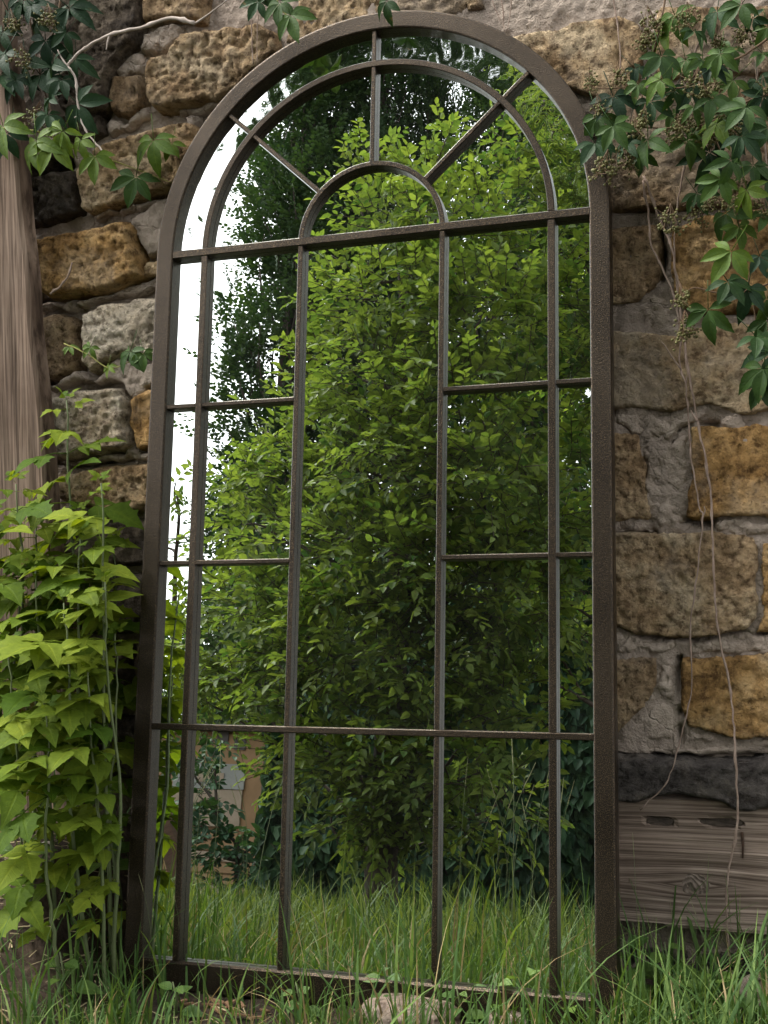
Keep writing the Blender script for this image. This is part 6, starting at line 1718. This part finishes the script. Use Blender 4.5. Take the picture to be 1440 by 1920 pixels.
def leafy_tree(name, label, base, trunk_pts, blobs, per_m2, leafL, aspect, mk, seed, group=None, nl=9, slen=(.22, .5), droop=.25, inner=.45, toward=(0, .5, .2), trad=.09, cat='tree'):
    """blobs: (x, y, z, r) clumps of the crown in metres"""
    r = np.random.default_rng(seed)
    base = np.array(base, float)
    t = thing(name, label, cat, tuple(base), group)
    B = np.array(blobs, float)
    paths = []
    tp = smooth_path(np.array(trunk_pts, float) - base, 6, .02, seed)
    paths.append((tp, np.linspace(trad, trad * .28, len(tp))))
    v, f = tubes(paths, 9)
    obj('trunk', mesh('trunk', v, f, M['bark'], True), t)
    lp = []
    for b in B:
        c = b[:3] - base
        k = int(np.clip(np.argmin(np.linalg.norm(tp - (c - np.array([0, 0, .55 * np.linalg.norm(c[:2] - tp[len(tp) // 2][:2])])), axis=1)), 2, len(tp) - 2))
        lp.append(limb(tp[k], c, .010 + .016 * (b[3]), .005, r, .07))
    v, f = tubes(lp, 5)
    obj('limbs', mesh('limbs', v, f, M['bark'], True), t)
    S0, D0 = [], []
    for b in B:
        n = max(3, int(per_m2 * 4 * b[3] ** 2))
        u = r.normal(0, 1, (n, 3)); u /= np.linalg.norm(u, axis=1)[:, None]
        rad = b[3] * (inner + (1 - inner) * r.random(n) ** .5)
        S0.append(b[:3] - base + u * rad[:, None] * np.array([1, .85, .85]))
        D0.append(u * .8 + np.array(toward) + r.normal(0, .45, (n, 3)))
    S0, D0 = np.concatenate(S0), np.concatenate(D0)
    ln = r.uniform(slen[0], slen[1], len(S0))
    (v, f, a), tips = sprays(S0, D0, ln, nl, leafL[0], leafL[1], aspect, r, droop)
    tag(obj('foliage', mesh('foliage', v, f, M[mk], False, a), t), kind='stuff')
    tag(obj('twigs', twig_mesh('twigs', S0, tips, np.full(len(S0), .0032), M['twig']), t), kind='stuff')
    return t

for kw in [
    {'name': 'elm_tree', 'label': 'broad leafy bright green tree filling the middle of the mirror', 'base': [-1.28, -4.0, 0], 'trunk_pts': [[-1.28, -4.0, -0.1], [-1.291, -4.0, 1.129], [-1.299, -4.0, 1.986], [-1.324, -4.0, 2.911], [-1.424, -4.1, 3.803]], 'blobs': [(-1.33, -4.2, 4.28, 0.17), (-1.63, -4.1, 4.2, 0.16), (-1.39, -3.9, 3.79, 0.25), (-1.0, -3.8, 3.63, 0.3), (-1.74, -4.0, 3.41, 0.17), (-1.25, -3.7, 3.21, 0.32), (-0.8, -3.6, 3.0, 0.31), (-1.71, -4.0, 3.0, 0.21), (-1.3, -3.6, 2.68, 0.31), (-0.87, -3.5, 2.5, 0.33), (-1.7, -3.9, 2.52, 0.23), (-1.18, -3.5, 2.17, 0.33), (-0.71, -3.4, 2.01, 0.33), (-2.18, -4.2, 2.37, 0.2), (-1.88, -4.0, 2.31, 0.22), (-2.37, -4.3, 2.15, 0.18), (-1.84, -3.9, 1.91, 0.27), (-1.32, -3.5, 1.74, 0.31), (-0.9, -3.4, 1.6, 0.33), (-2.37, -4.3, 1.68, 0.19), (-1.86, -3.9, 1.5, 0.26), (-1.38, -3.6, 1.33, 0.3), (-0.97, -3.5, 1.23, 0.29), (-2.19, -4.2, 1.24, 0.17), (-1.6, -3.8, 1.01, 0.22), (-1.19, -3.6, 0.89, 0.21), (-0.82, -3.5, 0.88, 0.23), (-0.66, -3.4, 0.69, 0.13), (-1.43, -3.7, 0.74, 0.16), (-1.22, -3.7, 0.62, 0.16), (-1.04, -3.7, 0.58, 0.15), (-1.31, -3.8, 0.47, 0.13), (-1.31, -4.0, 0.36, 0.13), (-1.78, -4.0, 0.76, 0.18), (-1.62, -4.1, 0.53, 0.16), (-0.93, -3.9, 0.5, 0.15), (-0.72, -4.0, 0.59, 0.17), (-1.12, -3.9, 0.39, 0.12), (-2.58, -4.4, 1.39, 0.21), (-2.67, -4.5, 1.16, 0.14), (-2.39, -4.3, 1.16, 0.12), (-1.02, -3.6, 0.72, 0.16), (-1.78, -3.9, 1.25, 0.22), (-0.64, -3.5, 1.56, 0.28), (-0.49, -3.6, 1.9, 0.26), (-0.59, -3.7, 1.02, 0.19), (-2.23, -4.2, 2.69, 0.09), (-1.99, -4.1, 2.8, 0.08), (-1.87, -4.1, 3.75, 0.08), (-1.72, -4.2, 4.51, 0.07), (-1.23, -4.2, 4.5, 0.08), (-2.53, -4.4, 2.47, 0.07)], 'per_m2': 270, 'leafL': (0.044, 0.084), 'aspect': 0.52, 'mk': 'elm', 'seed': 3, 'slen': (0.13, 0.3), 'droop': 0.22},
    {'name': 'elm_tree', 'label': 'bright green tree at the right of the mirror reaching into the arch', 'base': [-0.05, -4.9, 0], 'trunk_pts': [[-0.05, -4.9, -0.1], [-0.097, -4.9, 1.585], [-0.243, -4.7, 2.793], [-0.429, -4.6, 3.962]], 'blobs': [(-0.64, -4.6, 4.88, 0.24), (-0.85, -4.5, 4.58, 0.18), (-0.45, -4.5, 4.3, 0.3), (-0.76, -4.4, 4.07, 0.25), (-0.66, -4.2, 3.54, 0.32), (-0.41, -4.2, 3.22, 0.29), (-0.59, -4.1, 2.71, 0.34), (-0.41, -4.1, 2.28, 0.31), (-0.65, -4.0, 1.74, 0.31), (-0.46, -4.3, 1.9, 0.2), (-0.73, -3.9, 1.31, 0.25), (-0.6, -4.2, 1.5, 0.17), (-0.27, -4.6, 3.94, 0.34), (-0.16, -4.5, 3.04, 0.39), (-0.31, -4.8, 4.81, 0.28), (-0.43, -4.4, 1.54, 0.18), (-0.43, -4.9, 5.29, 0.19), (-0.81, -4.7, 5.21, 0.09)], 'per_m2': 240, 'leafL': (0.046, 0.088), 'aspect': 0.5, 'mk': 'elm', 'seed': 4, 'slen': (0.13, 0.3), 'droop': 0.22},
    {'name': 'young_elm', 'label': 'thin young tree against the white sky at the left edge of the mirror', 'base': [-3.05, -5.0, 0], 'trunk_pts': [[-3.05, -5.0, -0.1], [-3.089, -5.0, 1.259], [-3.096, -4.9, 1.931], [-3.088, -4.8, 2.511]], 'blobs': [(-3.12, -4.8, 2.6, 0.06), (-3.05, -4.8, 2.4, 0.06), (-3.08, -4.9, 1.83, 0.08), (-2.94, -4.8, 1.6, 0.09), (-3.13, -5.0, 1.46, 0.1), (-3.26, -4.9, 2.26, 0.07)], 'per_m2': 120, 'leafL': (0.05, 0.08), 'aspect': 0.48, 'mk': 'elm', 'seed': 8, 'slen': (0.14, 0.3), 'droop': 0.25, 'trad': 0.03},
    {'name': 'thicket_sapling', 'label': 'dark leafy thicket half hiding the tan hut low in the mirror', 'base': [-2.83, -5.6, 0], 'trunk_pts': [[-2.83, -5.6, -0.1], [-2.796, -5.6, 0.315], [-2.917, -5.6, 0.444], [-3.016, -5.6, 0.645]], 'blobs': [(-3.0, -5.6, 0.54, 0.11), (-3.18, -5.7, 0.68, 0.11), (-3.1, -5.6, 0.85, 0.11), (-3.22, -5.6, 0.5, 0.12), (-2.95, -5.5, 0.34, 0.14), (-2.67, -5.5, 0.35, 0.14), (-3.31, -5.8, 1.01, 0.13), (-3.2, -5.5, 0.29, 0.14), (-2.77, -5.5, 0.25, 0.14), (-3.16, -5.8, 1.12, 0.11)], 'per_m2': 190, 'leafL': (0.05, 0.09), 'aspect': 0.55, 'mk': 'ivy', 'seed': 19, 'slen': (0.1, 0.22), 'droop': 0.3, 'trad': 0.018, 'cat': 'shrub'},
    {'name': 'shrub', 'label': 'hazy green shrub low at the left edge of the mirror behind the grass', 'base': [-4.95, -8.7, 0], 'trunk_pts': [[-4.95, -8.7, -0.1], [-4.999, -8.7, 0.804], [-5.043, -8.7, 1.299], [-5.051, -8.7, 1.603]], 'blobs': [(-5.35, -9.0, 1.8, 0.28), (-4.87, -8.5, 1.43, 0.27), (-4.76, -8.8, 1.62, 0.25), (-5.19, -8.5, 1.32, 0.34)], 'per_m2': 60, 'leafL': (0.06, 0.1), 'aspect': 0.6, 'mk': 'shrub', 'seed': 12, 'slen': (0.25, 0.5), 'droop': 0.15, 'cat': 'shrub', 'trad': 0.05},
    {'name': 'elm_tree', 'label': 'dark shady tree behind the garden wall, low in the middle of the mirror', 'base': [-2.46, -7.6, 0], 'trunk_pts': [[-2.46, -7.6, -0.1], [-2.459, -7.6, 1.456], [-2.453, -7.6, 2.114]], 'blobs': [(-4.17, -7.9, 2.12, 0.27), (-4.45, -8.0, 1.83, 0.23), (-3.83, -7.8, 2.25, 0.36), (-3.69, -7.6, 1.7, 0.4), (-3.29, -7.4, 1.5, 0.35), (-4.1, -7.8, 1.92, 0.32), (-3.12, -7.6, 1.89, 0.44), (-2.56, -7.4, 1.51, 0.48), (-2.07, -7.5, 1.88, 0.53), (-1.55, -7.5, 2.1, 0.48), (-3.44, -7.8, 2.39, 0.41), (-1.07, -7.4, 2.29, 0.48), (-0.8, -7.5, 2.96, 0.53), (-2.65, -7.8, 2.38, 0.5)], 'per_m2': 75, 'leafL': (0.07, 0.12), 'aspect': 0.6, 'mk': 'poplar', 'seed': 14, 'slen': (0.3, 0.6), 'droop': 0.2},
    {'name': 'elm_tree', 'label': 'leafy green tree right of the others, hidden beyond the right jamb of the mirror', 'base': [2.2, -4.8, 0], 'trunk_pts': [[2.2, -4.8, -0.1], [2.25, -4.75, 1.4], [2.2, -4.8, 2.6], [2.2, -4.8, 3.8]], 'blobs': [[1.6, -4.6, 2.6, 0.8], [2.3, -4.2, 3.2, 0.8], [1.9, -5.0, 3.8, 0.9], [2.9, -4.8, 2.6, 0.9], [3.2, -4.3, 3.6, 0.8], [1.2, -5.2, 3.3, 0.7], [2.6, -5.4, 4.4, 0.8], [1.5, -4.8, 4.3, 0.7], [2.1, -4.4, 1.8, 0.7], [3.4, -5.2, 4.3, 0.7]], 'per_m2': 60, 'leafL': (0.07, 0.11), 'aspect': 0.55, 'mk': 'elm', 'seed': 17, 'slen': (0.25, 0.5), 'droop': 0.2}]:  # this last tree is out of view, added to cut sky light
    leafy_tree(**kw)

# poplars: one built, the others copies sharing its meshes
def poplar(base, H, rad, label, seed):
    r = np.random.default_rng(seed)
    t = thing('poplar_tree', label, 'tree', base, 'tall poplars behind the leafy trees')
    tp = np.array([(0, 0, -.2), (.05, .02, H * .3), (-.04, .03, H * .65), (.02, 0, H * .97)])
    paths = [(smooth_path(tp, 6, .02, seed), np.linspace(.17, .03, 19))]
    lp = []
    cl = []
    for i in range(260):
        z = H * (.06 + .93 * (i + r.random()) / 260)
        rr_ = rad * min(1.0, 0.55 + z / H * 2.5) * min(1, ((1 - z / H) * 3.2) ** .75 + .12)
        a = r.random() * 6.283
        q = rr_ * r.uniform(.25, 1.0)
        c = np.array([math.cos(a) * q, math.sin(a) * q, z])
        cl.append((c, .30 + .2 * r.random()))
        lp.append(limb((0, 0, max(.3, z - q * 2.2 - .6)), c, .022, .007, r, .04, 6))
    v, f = tubes(paths, 8)
    obj('trunk', mesh('trunk', v, f, M['bark'], True), t)
    v, f = tubes(lp, 4)
    obj('limbs', mesh('limbs', v, f, M['bark'], True), t)
    S0, D0 = [], []
    for c, b in cl:
        n = 28
        u = r.normal(0, 1, (n, 3)); u /= np.linalg.norm(u, axis=1)[:, None]
        S0.append(c + u * b * (r.random((n, 1)) ** .5) * np.array([.8, .8, 1.5]))
        D0.append(u * .6 + np.array([0, 0, .8]) + c * np.array([.3, .3, 0]) + r.normal(0, .35, (n, 3)))
    S0, D0 = np.concatenate(S0), np.concatenate(D0)
    (v, f, a), tips = sprays(S0, D0, r.uniform(.25, .5, len(S0)), 9, .060, .095, .85, r, .1)
    tag(obj('foliage', mesh('foliage', v, f, M['poplar'], False, a), t), kind='stuff')
    return t
def copy_tree(o):
    c = o.copy(); C.objects.link(c)
    for ch in o.children:
        d = ch.copy(); C.objects.link(d); d.parent = c
        d.matrix_parent_inverse = ch.matrix_parent_inverse
    return c
POP = [
    ((-8.35, -18, 0.0), 0.0, (1.35, 1.35, 1.05), 'dark poplar at the left of the mirror beside the white sky'),
    ((-7.03, -18.5, 0.0), 1.3, (0.95, 0.95, 1.1), 'second dark poplar from the left in the arch of the mirror'),
    ((-6.06, -19, 0.0), 2.6, (0.7, 0.7, 1.12), 'slim dark poplar near the middle spoke of the arch'),
    ((-4.41, -18, 0.0), 4.0, (0.95, 0.95, 1.1), 'dark poplar behind the right spoke of the arch'),
    ((-3.5, -19, 0.0), 5.1, (1, 1, 1.05), 'dark poplar behind the bright tree at the right of the mirror')]
proto = None
for i, (loc, rz, sc, lab) in enumerate(POP):
    if proto is None:
        proto = poplar(loc, 17.0, 1.0, lab, 5)
        o = proto
    else:
        o = copy_tree(proto)
    o.location = loc; o.rotation_euler = (0, 0, rz); o.scale = sc
    o['label'] = lab

# garden wall under dark creeper
x0, x1, yw, h0, h1 = (-2.62, 1.6, -6.0, 1.25, 3.7)
gw = thing('garden_wall', 'garden wall smothered in dark creeper behind the grass in the mirror', 'wall', ((x0 + x1) / 2, yw, 0))
v, f = box_vf(x0 - (x0 + x1) / 2, x1 - (x0 + x1) / 2, -.25, 0, -.2, h0)
obj('masonry', mesh('masonry', v, f, M['dark']), gw)
iv = thing('ivy_curtain', 'curtain of dark green creeper hanging over the garden wall in the mirror', 'creeper', ((x0 + x1) / 2, yw + .02, 0))
r = np.random.default_rng(91)
N = 15000
X = r.uniform(x0 - .15, x1, N); top = h0 + (h1 - h0) * np.clip((X - x0) / (x1 - x0), 0, 1) * 1.0
Z = r.random(N) ** .9 * (top + .15)
bul = .13 * (fbm(np.stack([X * 2.2, Z * 2.2, 0 * X], 1), 3, 14) + .6)
Y = .02 + np.clip(bul, 0, None) + r.uniform(0, .10, N)
pos = np.stack([X - (x0 + x1) / 2, Y, Z], 1)
d = np.stack([r.normal(0, .5, N), r.normal(.25, .2, N), -np.abs(r.normal(.9, .3, N))], 1)
nn = np.stack([r.normal(0, .35, N), np.full(N, .8), np.abs(r.normal(.55, .3, N))], 1)
L = r.uniform(.07, .125, N)
v, f, a = leaf_cloud(pos, d, nn, L, L * .8, r.random(N) * .99, .2, .2)
tag(obj('foliage', mesh('foliage', v, f, M['ivy'], False, a), iv), kind='stuff')
sp = []
for k in range(26):
    xx = r.uniform(x0, x1) - (x0 + x1) / 2
    P = [(xx + .06 * r.normal(), .03, z) for z in np.linspace(0, h0, 6)]
    sp.append((smooth_path(P, 4, .01, k), np.linspace(.012, .004, 21)))
v, f = tubes(sp, 5)
tag(obj('stems', mesh('stems', v, f, M['bark'], True), iv), kind='stuff')

# painted hut with a grey sign panel
HU = {'loc': (-3.11, -6.8), 'rot': 0.1, 'w': 1.6, 'h': 1.24, 'beam': ([-2.6, -4.6, -0.05], [-2.89, -4.6, 0.57])}
hx, hy, hrot = HU['loc'][0], HU['loc'][1], HU['rot']
hut = thing('painted_hut', 'tan painted hut with a grey panel behind thin stems in the mirror', 'hut', (hx, hy, 0))
hut.rotation_euler = (0, 0, hrot)
def bx(name, m, x0, x1, y0, y1, z0, z1):
    v, f = box_vf(x0, x1, y0, y1, z0, z1)
    return obj(name, mesh(name, v, f, m), hut)
W_, H_ = HU['w'], HU['h']
bx('wall', M['hut_tan'], -W_, 0, -1.2, 0, -.1, H_)
bx('orange_strip', M['hut_orange'], -.42, -.09, .002, .014, .30, H_ - .02)
bx('corner_post', M['hut_dark'], -.085, .0, .002, .03, -.1, H_)
bx('sign_panel', M['hut_grey'], -.88, -.24, .016, .03, .80, .99)
bx('sign_stripe', M['hut_pale'], -.66, -.42, .032, .036, .85, .92)
bx('pale_board', M['hut_pale'], -.90, -.25, .016, .026, .52, .795)
for k in range(6):
    zz = .02 + k * .082
    bx('cladding_board', M['hut_tan' if k % 3 else 'hut_pale'], -W_ + .01, -.26, .004, .02, zz, zz + .068)
for sx, sz in ((-.36, 1.26), (-.36, 1.10), (-.52, 1.16)):
    bx('vent', M['hut_dark'], sx, sx + .10, .016, .022, sz, sz + .09)
bx('roof', M['hut_dark'], -W_ - .06, .07, -1.26, .08, H_, H_ + .05)
# leaning beam and thin trunks before the hut
(b0, b1) = HU['beam']
P = np.array([b0, b1])
bt = thing('leaning_beam', 'brown beam leaning in the grass at the mirror\'s lower left', 'beam', tuple(b0))
dv = np.array(b1) - np.array(b0)
L = np.linalg.norm(dv)
v, f = box_vf(-.035, .035, -.05, .05, 0, L)
bo = obj('timber', mesh('timber', v, f, M['beam_brown']), bt)
bo.rotation_euler = Vector(dv).to_track_quat('Z', 'Y').to_euler()

# overhead wires
for i, (a, b, rad, lab) in enumerate([
    ([-23.192, -24.0, 7.469], [-0.104, -24.0, 8.906], 0.016, 'uppermost of three dark wires crossing the white sky in the mirror'),
    ([-23.168, -24.0, 7.377], [-0.104, -24.0, 8.761], 0.016, 'middle of three dark wires crossing the white sky in the mirror'),
    ([-23.085, -24.0, 6.947], [-0.121, -24.0, 8.556], 0.012, 'lowest and thinnest of three dark wires crossing the white sky in the mirror')]):
    a, b = np.array(a), np.array(b)
    t = np.linspace(0, 1, 25)[:, None]
    P = a + (b - a) * t
    P[:, 2] -= .25 * np.sin(np.pi * t[:, 0])
    c = P.mean(0)
    v, f = tube_vf(P - c, rad, 5)
    tag(obj('overhead_wire', mesh('overhead_wire', v, f, M['wire'], True), None, tuple(c)), lab, 'wire', 'overhead wires')
# utility poles carrying them, beyond both sides
for x, y, z, lab in [
    (-23.15, -24.0, 7.26, 'wooden utility pole beyond the left edge of the view'),
    (-0.11, -24.0, 8.74, 'wooden utility pole behind the trees')]:
    pt = thing('utility_pole', lab, 'pole', (x, y, 0), 'poles carrying the overhead wires')
    v, f = tube_vf([(0, 0, -.5), (0, 0, z * .5), (0, 0, z + .2)], [.14, .12, .10], 10)
    obj('pole', mesh('pole', v, f, M['post'], True), pt)
    v, f = box_vf(-.04, .04, -.4, .4, z - .06, z + .0)
    obj('crossarm', mesh('crossarm', v, f, M['post']), pt)
